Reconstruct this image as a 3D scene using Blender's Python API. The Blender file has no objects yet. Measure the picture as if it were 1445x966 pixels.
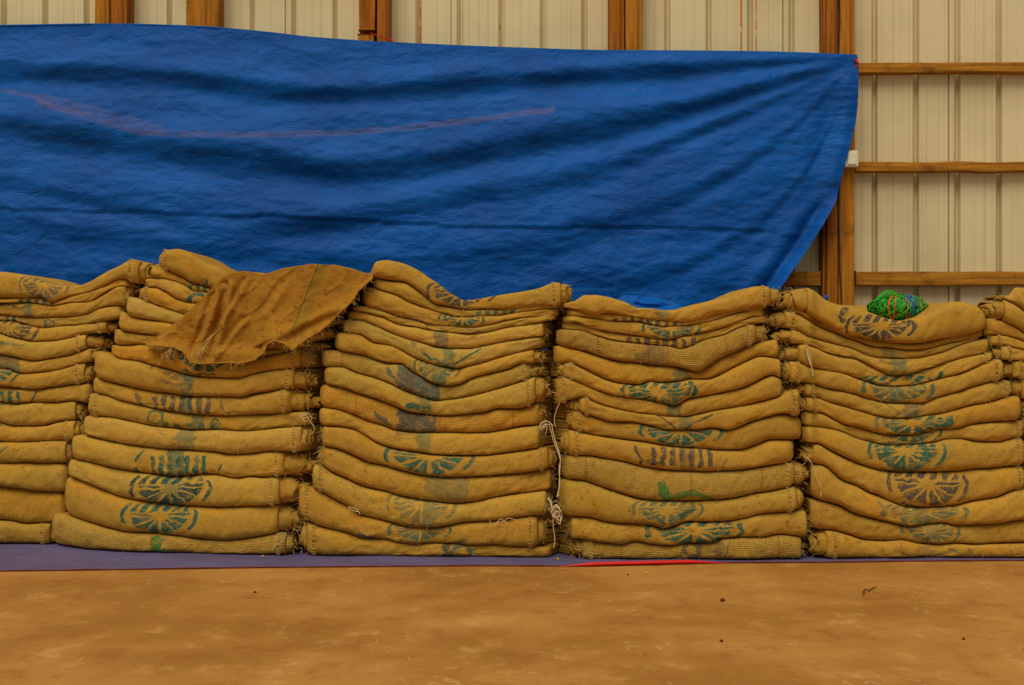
import bpy, bmesh, math, random
import numpy as np
from mathutils import Vector

# ------------------------------------------------------------------ camera, light, exposure
F_PX, CX, HY, CAM_H = 1606.0, 722.5, 483.0, 0.72      # focal length in pixels of the 1445x966 frame, horizon row, camera height
scene = bpy.context.scene
COL = scene.collection
cam_d = bpy.data.cameras.new('camera'); cam = bpy.data.objects.new('camera', cam_d); COL.objects.link(cam)
cam.location = (0, 0, CAM_H); cam.rotation_euler = (math.radians(90), 0, 0)
cam_d.sensor_width = 36; cam_d.lens = F_PX / 1445 * 36; cam_d.clip_end = 60
scene.camera = cam
world = bpy.data.worlds.new('world'); scene.world = world; world.use_nodes = True
bg = world.node_tree.nodes['Background']; bg.inputs[0].default_value = (1.0, 0.93, 0.80, 1); bg.inputs[1].default_value = 0.42
sun_d = bpy.data.lights.new('daylight', 'SUN'); sun = bpy.data.objects.new('daylight', sun_d); COL.objects.link(sun)
sun_d.energy = 2.3; sun_d.angle = math.radians(42); sun_d.color = (1.0, 0.92, 0.78)
SUN_FROM = Vector((-0.35, -0.95, 1.45))
sun.rotation_euler = SUN_FROM.to_track_quat('Z', 'Y').to_euler()
vs = scene.view_settings
vs.view_transform = 'Standard'; vs.look = 'None'; vs.gamma = 1.0; vs.use_curve_mapping = False; vs.exposure = 0.0

rng = np.random.default_rng(7); random.seed(7)

# ------------------------------------------------------------------ helpers
def wx(px, D): return (np.asarray(px, float) - CX) * D / F_PX
def wz(py, D): return CAM_H + (HY - np.asarray(py, float)) * D / F_PX

def pchip(pts, x):
    """smooth monotone interpolation through (x, y) points, straight continuation outside"""
    p = np.array(pts, float); X, Y = p[:, 0], p[:, 1]
    o = np.argsort(X); X, Y = X[o], Y[o]
    x = np.asarray(x, float)
    if len(X) == 1: return np.full_like(x, Y[0])
    h = np.diff(X); d = np.diff(Y) / h
    m = np.zeros(len(X)); m[0], m[-1] = d[0], d[-1]
    for i in range(1, len(X) - 1):
        m[i] = 0.0 if d[i-1] * d[i] <= 0 else 2 * d[i-1] * d[i] / (d[i-1] + d[i])
    i = np.clip(np.searchsorted(X, x) - 1, 0, len(h) - 1)
    xc = np.clip(x, X[0], X[-1]); t = (xc - X[i]) / h[i]
    y = (2*t**3-3*t**2+1)*Y[i] + (t**3-2*t**2+t)*h[i]*m[i] + (-2*t**3+3*t**2)*Y[i+1] + (t**3-t**2)*h[i]*m[i+1]
    y += np.where(x < X[0], (x - X[0]) * m[0] * .5, 0) + np.where(x > X[-1], (x - X[-1]) * m[-1] * .5, 0)
    return y

_T = np.random.default_rng(11).random(4096)
def _h(i, j, k): return _T[(i * 73 + j * 911 + k * 3571 + (i * j) % 17 + (j * k) % 13) % 4096]
def vnoise(x, y, z=0.0):
    """value noise in -1..1"""
    x, y, z = np.broadcast_arrays(np.asarray(x, float), np.asarray(y, float), np.asarray(z, float))
    i, j, k = np.floor(x).astype(int), np.floor(y).astype(int), np.floor(z).astype(int)
    a, b, c = x - i, y - j, z - k
    a, b, c = a*a*(3-2*a), b*b*(3-2*b), c*c*(3-2*c)
    def L(p, q, t): return p + (q - p) * t
    v = L(L(L(_h(i,j,k), _h(i+1,j,k), a), L(_h(i,j+1,k), _h(i+1,j+1,k), a), b),
          L(L(_h(i,j,k+1), _h(i+1,j,k+1), a), L(_h(i,j+1,k+1), _h(i+1,j+1,k+1), a), b), c)
    return v * 2 - 1
def fbm(x, y, z=0.0, o=3):
    s, a = 0, 1.0
    for n in range(o):
        s = s + a * vnoise(np.asarray(x) * 2**n + 17*n, np.asarray(y) * 2**n + 5*n, z); a *= .5
    return s

class MB:
    def __init__(s): s.v, s.f, s.uv, s.n = [], [], {}, 0
    def add(s, verts, faces, uvs=None):
        verts = np.asarray(verts, float).reshape(-1, 3); b = s.n
        s.v.append(verts); s.n += len(verts)
        s.f += [tuple(int(i) + b for i in f) for f in faces]
        if uvs:
            for k, a in uvs.items(): s.uv.setdefault(k, []).append(np.asarray(a, float).reshape(-1, 2))
    def grid(s, P, uvs=None, close_u=False, close_v=False):
        n, m = P.shape[:2]
        I = np.arange(n*m).reshape(n, m)
        if close_u: I = np.vstack([I, I[:1]])
        if close_v: I = np.hstack([I, I[:, :1]])
        a, b, c, d = I[:-1, :-1], I[1:, :-1], I[1:, 1:], I[:-1, 1:]
        f = np.stack([a, b, c, d], -1).reshape(-1, 4)
        s.add(P.reshape(-1, 3), f.tolist(), uvs)
    def box(s, lo, hi, bev=0):
        x0, y0, z0 = lo; x1, y1, z1 = hi
        v = [(x0,y0,z0),(x1,y0,z0),(x1,y1,z0),(x0,y1,z0),(x0,y0,z1),(x1,y0,z1),(x1,y1,z1),(x0,y1,z1)]
        s.add(v, [(0,3,2,1),(4,5,6,7),(0,1,5,4),(1,2,6,5),(2,3,7,6),(3,0,4,7)])
    def tube(s, pts, r, k=5, cap=True):
        P = np.asarray(pts, float); n = len(P)
        if n < 2: return
        T = np.gradient(P, axis=0); T /= np.linalg.norm(T, axis=1, keepdims=True) + 1e-9
        ref = np.array([0, 0, 1.0]) if abs(T[0][2]) < .8 else np.array([1.0, 0, 0])
        A = np.cross(T, ref); A /= np.linalg.norm(A, axis=1, keepdims=True) + 1e-9
        B = np.cross(T, A); r = np.broadcast_to(np.asarray(r, float), (n,))
        ang = np.linspace(0, 2*math.pi, k, endpoint=False)
        R = P[:, None] + r[:, None, None] * (A[:, None] * np.cos(ang)[None, :, None] + B[:, None] * np.sin(ang)[None, :, None])
        b = s.n; s.grid(R, close_v=True)
        if cap: s.f += [tuple(b + i for i in range(k))[::-1], tuple(b + (n-1)*k + i for i in range(k))]
    def build(s, name, mat, parent=None, smooth=True, origin=(0, 0, 0)):
        me = bpy.data.meshes.new(name)
        V = np.vstack(s.v) - np.asarray(origin, float)
        me.from_pydata(V.tolist(), [], s.f)
        li = np.empty(len(me.loops), int); me.loops.foreach_get('vertex_index', li)
        for k, a in s.uv.items():
            a = np.vstack(a); lay = me.uv_layers.new(name=k)
            lay.data.foreach_set('uv', a[li].astype(np.float32).ravel())
        me.polygons.foreach_set('use_smooth', [smooth] * len(me.polygons))
        me.materials.append(mat); me.update()
        o = bpy.data.objects.new(name, me); COL.objects.link(o)
        if parent is not None: o.parent = parent
        else: o.location = origin
        return o
def empty(name, loc):
    o = bpy.data.objects.new(name, None); COL.objects.link(o); o.location = loc; o.empty_display_size = .05
    return o
def tag(o, label=None, cat=None, group=None, kind=None):
    if label: o['label'] = label
    if cat: o['category'] = cat
    if group: o['group'] = group
    if kind: o['kind'] = kind
    return o
def srgb(r, g, b):
    f = lambda c: (c/255/12.92) if c/255 <= .04045 else ((c/255+.055)/1.055)**2.4
    return (f(r), f(g), f(b), 1)

# ------------------------------------------------------------------ node helpers
class NT:
    def __init__(s, tree): s.t = tree
    def n(s, typ, **kw):
        nd = s.t.nodes.new(typ)
        for k, v in kw.items(): setattr(nd, k, v)
        return nd
    def put(s, sock, v):
        if isinstance(v, bpy.types.NodeSocket): s.t.links.new(v, sock)
        elif v is not None:
            if isinstance(v, tuple) and sock.type == 'VECTOR': v = v[:3]
            sock.default_value = v
    def m(s, op, a, b=None, c=None, clamp=False):
        nd = s.n('ShaderNodeMath', operation=op); nd.use_clamp = clamp
        for i, v in enumerate((a, b, c)):
            if v is not None: s.put(nd.inputs[i], v)
        return nd.outputs[0]
    def ss(s, v, lo, hi, a=0.0, b=1.0):
        nd = s.n('ShaderNodeMapRange', interpolation_type='SMOOTHSTEP')
        s.put(nd.inputs[0], v); s.put(nd.inputs[1], lo); s.put(nd.inputs[2], hi); s.put(nd.inputs[3], a); s.put(nd.inputs[4], b)
        return nd.outputs[0]
    def mix(s, f, a, b, mode='MIX'):
        nd = s.n('ShaderNodeMix', data_type='RGBA', blend_type=mode)
        s.put(nd.inputs[0], f); s.put(nd.inputs[6], a); s.put(nd.inputs[7], b)
        return nd.outputs[2]
    def noise(s, vec, scale, detail=3, rough=.55, w=None):
        nd = s.n('ShaderNodeTexNoise'); s.put(nd.inputs['Vector'], vec)
        nd.inputs['Scale'].default_value = scale; nd.inputs['Detail'].default_value = detail; nd.inputs['Roughness'].default_value = rough
        return nd.outputs[0]
    def vec(s, x, y, z=0.0):
        nd = s.n('ShaderNodeCombineXYZ'); s.put(nd.inputs[0], x); s.put(nd.inputs[1], y); s.put(nd.inputs[2], z); return nd.outputs[0]
    def vm(s, v, xyz, op='MULTIPLY'):
        nd = s.n('ShaderNodeVectorMath', operation=op); s.put(nd.inputs[0], v); s.put(nd.inputs[1], xyz); return nd.outputs[0]
    def bump(s, h, strength, dist):
        nd = s.n('ShaderNodeBump'); s.put(nd.inputs['Height'], h); nd.inputs['Strength'].default_value = strength; nd.inputs['Distance'].default_value = dist
        return nd.outputs[0]
def new_mat(name, rough=.85, spec=.2):
    m = bpy.data.materials.new(name); m.use_nodes = True
    b = m.node_tree.nodes['Principled BSDF']; b.inputs['Roughness'].default_value = rough; b.inputs['Specular IOR Level'].default_value = spec
    return m, NT(m.node_tree), b
def group(name, ins, outs):
    g = bpy.data.node_groups.new(name, 'ShaderNodeTree')
    for k, t in ins: g.interface.new_socket(k, in_out='INPUT', socket_type=t)
    for k, t in outs: g.interface.new_socket(k, in_out='OUTPUT', socket_type=t)
    N = NT(g); gi = N.n('NodeGroupInput'); go = N.n('NodeGroupOutput')
    return g, N, gi.outputs, go.inputs
FL, CO, VE = 'NodeSocketFloat', 'NodeSocketColor', 'NodeSocketVector'

# --- stencil shapes, each a mask over the sack's printed coordinates
gW, N, I, O = group('wheel_print', [(k, FL) for k in ('U','V','cx','cy','rx','ry')], [('Fac', FL)])
px_ = N.m('DIVIDE', N.m('SUBTRACT', I[0], I[2]), I[4]); py_ = N.m('DIVIDE', N.m('SUBTRACT', I[1], I[3]), I[5])
r_ = N.m('SQRT', N.m('ADD', N.m('MULTIPLY', px_, px_), N.m('MULTIPLY', py_, py_)))
th = N.m('ARCTAN2', py_, px_)
gap = N.m('MULTIPLY', N.m('ABSOLUTE', N.m('SINE', N.m('MULTIPLY', th, 6.0))), r_)
sp = N.ss(N.m('ADD', gap, N.m('MULTIPLY', N.m('SINE', N.m('ADD', N.m('MULTIPLY', th, 5.0), I[2])), .05)), .17, .24); inn = N.m('MULTIPLY', N.ss(r_, .13, .19), N.ss(N.m('ADD', r_, N.m('MULTIPLY', N.m('SINE', N.m('MULTIPLY', th, 3.0)), .04)), .79, .74))
ringm = N.m('MULTIPLY', N.ss(r_, .88, .92), N.ss(r_, 1.02, .98))
brk = N.ss(N.m('SINE', N.m('ADD', N.m('MULTIPLY', th, 4.0), .9)), -.55, -.40)
# upper half: a row of slanted blocks; lower half: the fan of leaves
bl = N.m('FRACT', N.m('ADD', N.m('MULTIPLY', N.m('ADD', px_, N.m('MULTIPLY', py_, .35)), 3.6), .2))
blk = N.m('MULTIPLY', N.m('MULTIPLY', N.ss(bl, .0, .06), N.ss(bl, .66, .60)), N.m('MULTIPLY', N.ss(py_, -.74, -.68), N.ss(py_, -.18, -.24)))
blk = N.m('MULTIPLY', blk, N.ss(r_, .84, .80))
up = N.ss(py_, -.12, -.16)
body = N.m('ADD', N.m('MULTIPLY', blk, up), N.m('MULTIPLY', N.m('MULTIPLY', sp, inn), N.m('SUBTRACT', 1.0, up)))
N.put(O[0], N.m('MAXIMUM', body, N.m('MULTIPLY', ringm, brk)))

gB, N, I, O = group('bar_print', [(k, FL) for k in ('U','V','x0','x1','period','y0','y1')], [('Fac', FL)])
ph = N.m('FRACT', N.m('DIVIDE', N.m('SUBTRACT', I[0], I[2]), I[4]))
b_ = N.m('MULTIPLY', N.ss(ph, .0, .08), N.ss(ph, .62, .54))
w_ = N.m('MULTIPLY', N.m('GREATER_THAN', I[0], I[2]), N.m('LESS_THAN', I[0], I[3]))
h_ = N.m('MULTIPLY', N.ss(N.m('SUBTRACT', I[1], I[5]), -.7, .7), N.ss(N.m('SUBTRACT', I[6], I[1]), -.7, .7))
N.put(O[0], N.m('MULTIPLY', N.m('MULTIPLY', b_, w_), h_))

gC, N, I, O = group('column_print', [(k, FL) for k in ('U','V','x0','x1')], [('Fac', FL)])
u_ = N.m('ADD', I[0], N.m('MULTIPLY', N.m('SINE', N.m('MULTIPLY', I[1], .35)), 1.2))
N.put(O[0], N.m('MULTIPLY', N.ss(N.m('SUBTRACT', u_, I[2]), -1.5, 2.5), N.ss(N.m('SUBTRACT', I[3], u_), -1.5, 2.5)))

gL, N, I, O = group('stroke_print', [(k, FL) for k in ('U','V','x0','y0','x1','y1','w')], [('Fac', FL)])
dx = N.m('SUBTRACT', I[4], I[2]); dy = N.m('SUBTRACT', I[5], I[3])
ax = N.m('SUBTRACT', I[0], I[2]); ay = N.m('SUBTRACT', I[1], I[3])
t_ = N.m('DIVIDE', N.m('ADD', N.m('MULTIPLY', ax, dx), N.m('MULTIPLY', ay, dy)), N.m('ADD', N.m('ADD', N.m('MULTIPLY', dx, dx), N.m('MULTIPLY', dy, dy)), .01), clamp=True)
ex = N.m('SUBTRACT', ax, N.m('MULTIPLY', t_, dx)); ey = N.m('SUBTRACT', ay, N.m('MULTIPLY', t_, dy))
d_ = N.m('SQRT', N.m('ADD', N.m('MULTIPLY', ex, ex), N.m('MULTIPLY', ey, ey)))
N.put(O[0], N.ss(N.m('SUBTRACT', N.m('MULTIPLY', I[6], .5), d_), -.7, .7))

gR, N, I, O = group('ring_print', [(k, FL) for k in ('U','V','cx','cy','r','w')], [('Fac', FL)])
ax = N.m('SUBTRACT', I[0], I[2]); ay = N.m('SUBTRACT', I[1], I[3])
d_ = N.m('ABSOLUTE', N.m('SUBTRACT', N.m('SQRT', N.m('ADD', N.m('MULTIPLY', ax, ax), N.m('MULTIPLY', ay, ay))), I[4]))
N.put(O[0], N.ss(N.m('SUBTRACT', N.m('MULTIPLY', I[5], .5), d_), -.7, .7))

# --- woven jute: colour and thread height
gJ, N, I, O = group('jute_weave', [('UV', VE), ('Tint', CO), ('Coarse', FL), ('Seed', FL), ('Dirt', FL)], [('Color', CO), ('Height', FL)])
uv = I[0]
uvs = N.vm(uv, N.vec(N.m('MULTIPLY', I[3], 37.0), N.m('MULTIPLY', I[3], 11.0), I[3]), 'ADD')
warp = N.noise(N.vm(uvs, (1.1, .10, 0)), 1.0, 2); weft = N.noise(N.vm(uvs, (.09, 1.1, 0)), 1.0, 2)
sl = N.m('ADD', warp, weft)
sep = N.n('ShaderNodeSeparateXYZ'); N.put(sep.inputs[0], uvs)
wob = N.m('MULTIPLY', N.noise(N.vm(uvs, (.06, .06, 0)), 1.0, 2), 6.0)
wv = N.m('ABSOLUTE', N.m('SINE', N.m('ADD', N.m('MULTIPLY', sep.outputs[0], 1.25), wob)))
wh = N.m('ABSOLUTE', N.m('SINE', N.m('ADD', N.m('MULTIPLY', sep.outputs[1], 1.15), wob)))
cw = N.m('MULTIPLY', N.m('ADD', wv, wh), .5)
hgt = N.m('ADD', N.m('MULTIPLY', sl, .6), N.m('MULTIPLY', cw, N.m('ADD', .10, N.m('MULTIPLY', I[2], 1.0))))
big = N.noise(N.vm(uvs, (.018, .03, 0)), 1.0, 4, .6); mid = N.noise(N.vm(uvs, (.10, .14, 0)), 1.0, 4, .65)
tone = N.m('ADD', N.m('ADD', .18, N.m('MULTIPLY', sl, .56)), N.m('MULTIPLY', big, .38))
tone = N.m('ADD', tone, N.m('MULTIPLY', N.m('MULTIPLY', I[2], .55), N.m('SUBTRACT', cw, .62)))
c1 = N.mix(N.ss(tone, .0, 2.0, 0, 2), (0, 0, 0, 1), I[1])
vmul = N.vm(I[1], N.vec(tone, tone, tone))
orange = N.mix(N.ss(big, .46, .80), vmul, N.vm(vmul, (1.04, .88, .55)))
dirty = N.mix(N.m('MULTIPLY', N.ss(mid, .54, .70), I[4]), orange, N.vm(orange, (.62, .40, .28)))
speck = N.ss(N.noise(N.vm(uvs, (.20, .24, 0)), 1.0, 2), .69, .75)
dirty = N.mix(N.m('MULTIPLY', speck, .7), dirty, N.vm(dirty, (.40, .27, .20)))
fluff = N.ss(N.noise(N.vm(uvs, (.5, .42, 0)), 1.0, 1), .80, .86)
dirty = N.mix(N.m('MULTIPLY', fluff, .35), dirty, N.vm(I[1], (1.45, 1.5, 2.2)))
N.put(O[0], dirty); N.put(O[1], hgt)

INK = {'teal': srgb(22, 96, 84), 'deep': srgb(0, 92, 76), 'grey': srgb(80, 76, 70), 'char': srgb(60, 62, 64),
       'blue': srgb(66, 84, 82), 'green': srgb(62, 118, 52), 'dark': srgb(18, 66, 72)}
def ginst(N, g, vals):
    nd = N.n('ShaderNodeGroup'); nd.node_tree = g
    for i, v in enumerate(vals): N.put(nd.inputs[i], v)
    return nd.outputs
def jute_material(name, tint, coarse=0.0, seed=0.0, dirt=.5, prints=(), ink='teal', red=()):
    m, N, b = new_mat(name, .95, .08)
    w = N.n('ShaderNodeUVMap', uv_map='weave').outputs[0]
    o = ginst(N, gJ, (w, tint, coarse, seed, dirt)); col = o[0]
    if prints or red:
        s = N.n('ShaderNodeSeparateXYZ'); N.put(s.inputs[0], N.n('ShaderNodeUVMap', uv_map='print').outputs[0])
        wn = N.noise(N.vm(w, (.30, .30, 0)), 1.0, 3); wn2 = N.noise(N.vm(w, (.07, .09, 0)), 1.0, 2)
        jit = N.m('MULTIPLY', N.m('SUBTRACT', wn, .5), 1.6)
        jit2 = N.m('MULTIPLY', N.m('SUBTRACT', wn2, .5), 11.0)
        U = N.m('ADD', s.outputs[0], N.m('ADD', jit, jit2)); V = N.m('ADD', s.outputs[1], N.m('SUBTRACT', jit, jit2))
        G = {'W': gW, 'B': gB, 'C': gC, 'L': gL, 'R': gR}
    cols = {}
    for p in prints:
        k = p[0]; n = {'W': 4, 'B': 5, 'C': 2, 'L': 5, 'R': 4}[k]
        al = p[n+1] if len(p) > n+1 else (.62 if k == 'C' else .92)
        ik = p[n+2] if len(p) > n+2 else ink
        f = N.m('MULTIPLY', ginst(N, G[k], (U, V) + tuple(float(x) for x in p[1:n+1]))[0], al)
        cols[ik] = f if ik not in cols else N.m('MAXIMUM', cols[ik], f)
    for ik, f in cols.items():
        worn = N.m('MULTIPLY', N.ss(wn, .30, .50, .55, 1), N.ss(wn2, .32, .52, .55, 1))
        inkc = N.vm(INK[ik], N.vec(*(N.m('ADD', .55, N.m('MULTIPLY', o[1], .45)),) * 3))
        col = N.mix(N.m('MULTIPLY', f, worn), col, inkc)
    for x in red:
        f = N.m('MULTIPLY', ginst(N, gC, (N.m('ADD', s.outputs[0], N.m('MULTIPLY', jit2, .25)), 0.0, float(x) - .2, float(x) + 2.4))[0], N.ss(N.m('SINE', N.m('MULTIPLY', s.outputs[1], 1.6)), -.5, .3))
        col = N.mix(N.m('MULTIPLY', f, 1.1, clamp=True), col, srgb(150, 44, 30))
    N.put(b.inputs['Base Color'], col)
    N.put(b.inputs['Normal'], N.bump(o[1], .75 + .25 * coarse, .0022 + .0016 * coarse))
    return m
# ------------------------------------------------------------------ building: wall, floor
def wall_material():
    m, N, b = new_mat('cream_painted_sheet', .55, .35)
    co = N.n('ShaderNodeTexCoord').outputs['Object']
    n1 = N.noise(N.vm(co, (1.2, 1, 1.6)), 1.3, 4, .6); st = N.noise(N.vm(co, (60, 1, .5)), 1.0, 2)
    c = N.mix(N.ss(n1, .3, .7), srgb(196, 180, 136), srgb(214, 198, 154))
    c = N.mix(N.m('MULTIPLY', N.ss(st, .5, .7), .25), c, srgb(150, 136, 100))
    sp = N.ss(N.noise(N.vm(co, (1, 1, .7)), 26, 2), .72, .78)
    reg = N.ss(N.noise(N.vm(co, (1, 1, .5)), 2.2, 2), .5, .62)
    c = N.mix(N.m('MULTIPLY', N.m('MULTIPLY', sp, reg), .85), c, srgb(170, 98, 32))
    sx = N.n('ShaderNodeSeparateXYZ'); N.put(sx.inputs[0], co)
    # rust running down two of the ribs
    for x0, w, z0 in ((wx(1046, WALL_Y), .006, wz(120, WALL_Y)), (wx(1067, WALL_Y), .004, wz(100, WALL_Y)), (wx(593, WALL_Y), .006, wz(70, WALL_Y))):
        d = N.m('ABSOLUTE', N.m('SUBTRACT', sx.outputs[0], float(x0)))
        f = N.m('MULTIPLY', N.ss(d, w, w * .5), N.ss(N.noise(N.vm(co, (30, 1, 16)), 1.0, 4, .7), .38, .50))
        f = N.m('MULTIPLY', f, N.m('GREATER_THAN', sx.outputs[2], float(z0) - .1))
        c = N.mix(f, c, srgb(186, 112, 20))
    N.put(b.inputs['Base Color'], c)
    N.put(b.inputs['Normal'], N.bump(N.noise(N.vm(co, (3, 1, .5)), 3, 2), .12, .002))
    return m
def wood_material(name, c1, c2, c3, vertical=True):
    m, N, b = new_mat(name, .8, .2)
    co = N.n('ShaderNodeTexCoord').outputs['Object']
    sc = (45, 45, 2.2) if vertical else (2.2, 45, 45)
    g = N.noise(N.vm(co, sc), 1.0, 4, .65); blot = N.noise(co, 7.0, 4, .6)
    c = N.mix(N.ss(g, .36, .64), c1, c2); c = N.mix(N.m('MULTIPLY', N.ss(blot, .52, .72), .75), c, c3)
    cross = N.noise(N.vm(co, (6, 6, 60) if vertical else (60, 6, 6)), 1.0, 2)
    c = N.mix(N.m('MULTIPLY', N.ss(cross, .55, .75), .3), c, c3)
    N.put(b.inputs['Base Color'], c); N.put(b.inputs['Normal'], N.bump(N.m('ADD', g, N.m('MULTIPLY', blot, .6)), .8, .004))
    return m
def floor_material():
    m, N, b = new_mat('stained_earth_floor', .8, .25)
    co = N.n('ShaderNodeTexCoord').outputs['Object']
    a = N.noise(N.vm(co, (.8, .8, 1)), 2.0, 6, .62); d = N.noise(N.vm(co, (1.2, 1.1, 1)), 6, 7, .66); e = N.noise(N.vm(co, (1, 1.2, 1)), 24, 4, .7)
    c = N.mix(N.ss(a, .34, .66), srgb(152, 102, 36), srgb(180, 128, 60))
    c = N.mix(N.m('MULTIPLY', N.ss(d, .5, .70), .55), c, srgb(138, 80, 24))
    c = N.mix(N.m('MULTIPLY', N.ss(d, .46, .30), .5), c, srgb(204, 156, 90))
    c = N.mix(N.m('MULTIPLY', N.ss(e, .60, .74), .45), c, srgb(108, 62, 20))
    s = N.noise(N.vm(co, (1, 1, 1), 'ADD'), 3.5, 3, .5)
    scr = N.m('MULTIPLY', N.ss(N.m('ABSOLUTE', N.m('SUBTRACT', s, .5)), .008, .001), N.ss(e, .44, .58))
    scr = N.m('MULTIPLY', scr, N.ss(N.noise(co, 1.9, 2), .44, .54))
    c = N.mix(N.m('MULTIPLY', scr, .32), c, srgb(215, 180, 130))
    N.put(b.inputs['Base Color'], c)
    N.put(b.inputs['Normal'], N.bump(N.m('ADD', N.m('MULTIPLY', d, .7), N.m('MULTIPLY', e, .3)), .35, .006))
    N.put(b.inputs['Roughness'], N.ss(d, .3, .7, .62, .9))
    return m
WALL_Y = 5.0
M_wall, M_floor = wall_material(), floor_material()
M_wood_d = wood_material('orange_brown_timber', srgb(120, 66, 8), srgb(168, 100, 20), srgb(66, 36, 6))
M_wood_l = wood_material('tan_timber', srgb(136, 84, 14), srgb(182, 118, 28), srgb(84, 50, 12))
M_wood_h = wood_material('tan_timber_rail', srgb(138, 90, 18), srgb(184, 124, 34), srgb(90, 56, 14), False)

# corrugated sheet wall: shallow trapezoid channels every 58.5 px, a lap joint every fourth
mm = WALL_Y / F_PX
prof = []
per = 58.5; k0 = -9
for k in range(k0, 40):
    x = 586.0 + per * (k - 0) - per * 8
    step = .0035 if k % 2 else 0
    prof += [(x, 0), (x + 5.5, .026), (x + 7.5, .026), (x + 9.0, 0), (x + 30, 0), (x + 31, .0018), (x + 32.2, 0), (x + 44, 0), (x + 45, .0018), (x + 46.2, 0)]
    if (k - 4) % 4 == 0: prof += [(x + 49.6, 0), (x + 49.9, .010), (x + 51.0, .010), (x + 51.3, -.003), (x + 54, -.002)]
prof = np.array(prof); zs = np.linspace(-.02, 3.2, 12)
P = np.zeros((len(prof), len(zs), 3))
P[:, :, 0] = wx(prof[:, 0], WALL_Y)[:, None]; P[:, :, 1] = WALL_Y + prof[:, 1][:, None]; P[:, :, 2] = zs[None]
mb = MB(); mb.grid(P); Q = P.copy(); Q[:, :, 1] += .003; Q = Q[::-1]; mb.grid(Q)
wall = mb.build('wall_back', M_wall, smooth=False); tag(wall, kind='structure', label='cream corrugated sheet metal wall behind the blue tarpaulin')
# floor
mb = MB()
gx, gy = np.linspace(-5, 5, 80), np.linspace(-2.5, WALL_Y + .02, 60)
P = np.zeros((80, 60, 3)); P[:, :, 0] = gx[:, None]; P[:, :, 1] = gy[None]; P[:, :, 2] = 0
mb.grid(P); mb.add([(-5,-2.5,-.1),(5,-2.5,-.1),(5,WALL_Y+.02,-.1),(-5,WALL_Y+.02,-.1)], [(0,3,2,1)])
floor = mb.build('floor', M_floor); tag(floor, kind='structure', label='orange brown stained earth floor in front of the sacks')

# timber posts and rails
def plank(mb, x0, x1, z0, z1, y0, y1, vertical=True, seed=0, n=26):
    """a rough-sawn timber: rectangular ring swept along its length with wavering edges"""
    t = np.linspace(0, 1, n); R = []
    for i, a in enumerate(t):
        w = [vnoise(a * 9 + j * 7, seed * 3.1, .5) for j in range(4)]
        s = .0035
        if vertical: R.append([(x0 + w[0]*s, y0, z0+(z1-z0)*a), (x1 + w[1]*s, y0 + w[2]*.003, z0+(z1-z0)*a), (x1 + w[1]*s, y1, z0+(z1-z0)*a), (x0 + w[0]*s, y1, z0+(z1-z0)*a)])
        else: R.append([(x0+(x1-x0)*a, y0 + w[2]*.003, z0 + w[0]*s), (x0+(x1-x0)*a, y0, z1 + w[1]*s), (x0+(x1-x0)*a, y1, z1 + w[1]*s), (x0+(x1-x0)*a, y1, z0 + w[0]*s)])
    b = mb.n; mb.grid(np.array(R, float), close_v=True); m = (n-1)*4
    mb.f += [(b+3, b+2, b+1, b), (b+m, b+m+1, b+m+2, b+m+3)]
PY = 4.90                                                 # front face of the posts
def post(xa, xb, ya_px, mat, label, seed, y0=PY, y1=WALL_Y - .002, top=2.95, bot=None):
    mb = MB(); z0 = 0.0 if bot is None else float(wz(bot, y0))
    plank(mb, float(wx(xa, y0)), float(wx(xb, y0)), z0, top if ya_px is None else float(wz(ya_px, y0)), y0, y1, True, seed)
    o = mb.build('timber_post', mat, origin=(float(wx((xa+xb)/2, y0)), y0, z0), smooth=False)
    tag(o, label, 'post', 'rough timber posts against the corrugated wall'); 
    bv = o.modifiers.new('edge', 'BEVEL'); bv.width = .004; bv.segments = 2; bv.limit_method = 'ANGLE'
    return o
post(133.5, 153, None, M_wood_l, 'light timber post, left half of the leftmost pair above the blue tarpaulin', 1)
post(155.5, 180, None, M_wood_d, 'dark knotted timber post, right half of the leftmost pair above the tarpaulin', 2, PY + .012)
post(262, 308, None, M_wood_l, 'single wide timber post standing alone above the tarpaulin, widening downwards', 3)
o = post(506.5, 529.5, None, M_wood_d, 'broken upper length of timber post ending just above the tarpaulin edge', 4, bot=42)
o = post(505, 528, 48, M_wood_l, 'short timber stub below the broken post, beside the red cord', 5)
post(532, 549.5, None, M_wood_d, 'narrow dark timber post right of the broken post, red cord tied round it', 6)
post(860.5, 881, None, M_wood_d, 'reddish timber post, left half of the pair above the middle of the tarpaulin', 7, PY + .01)
post(883, 907, None, M_wood_l, 'saw-marked timber post, right half of the pair above the middle of the tarpaulin', 8)
post(1167, 1182.5, None, M_wood_d, 'timber post on the left of the tarpaulin corner pair, reaching the sacks', 9, PY + .01)
post(1184.5, 1206, None, M_wood_l, 'timber post holding the tarpaulin corner and the light switch', 10)
mb = MB(); plank(mb, float(wx(1160, 4.95)), float(wx(1164, 4.95)), 0, 2.95, 4.93, WALL_Y - .002, True, 11)
o = mb.build('timber_post', M_wood_d, origin=(float(wx(1164, 4.95)), 4.93, 0), smooth=False)
tag(o, 'thin shaded timber batten set behind the left side of the corner post pair', 'post', 'rough timber posts against the corrugated wall')
GY = 4.945
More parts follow.
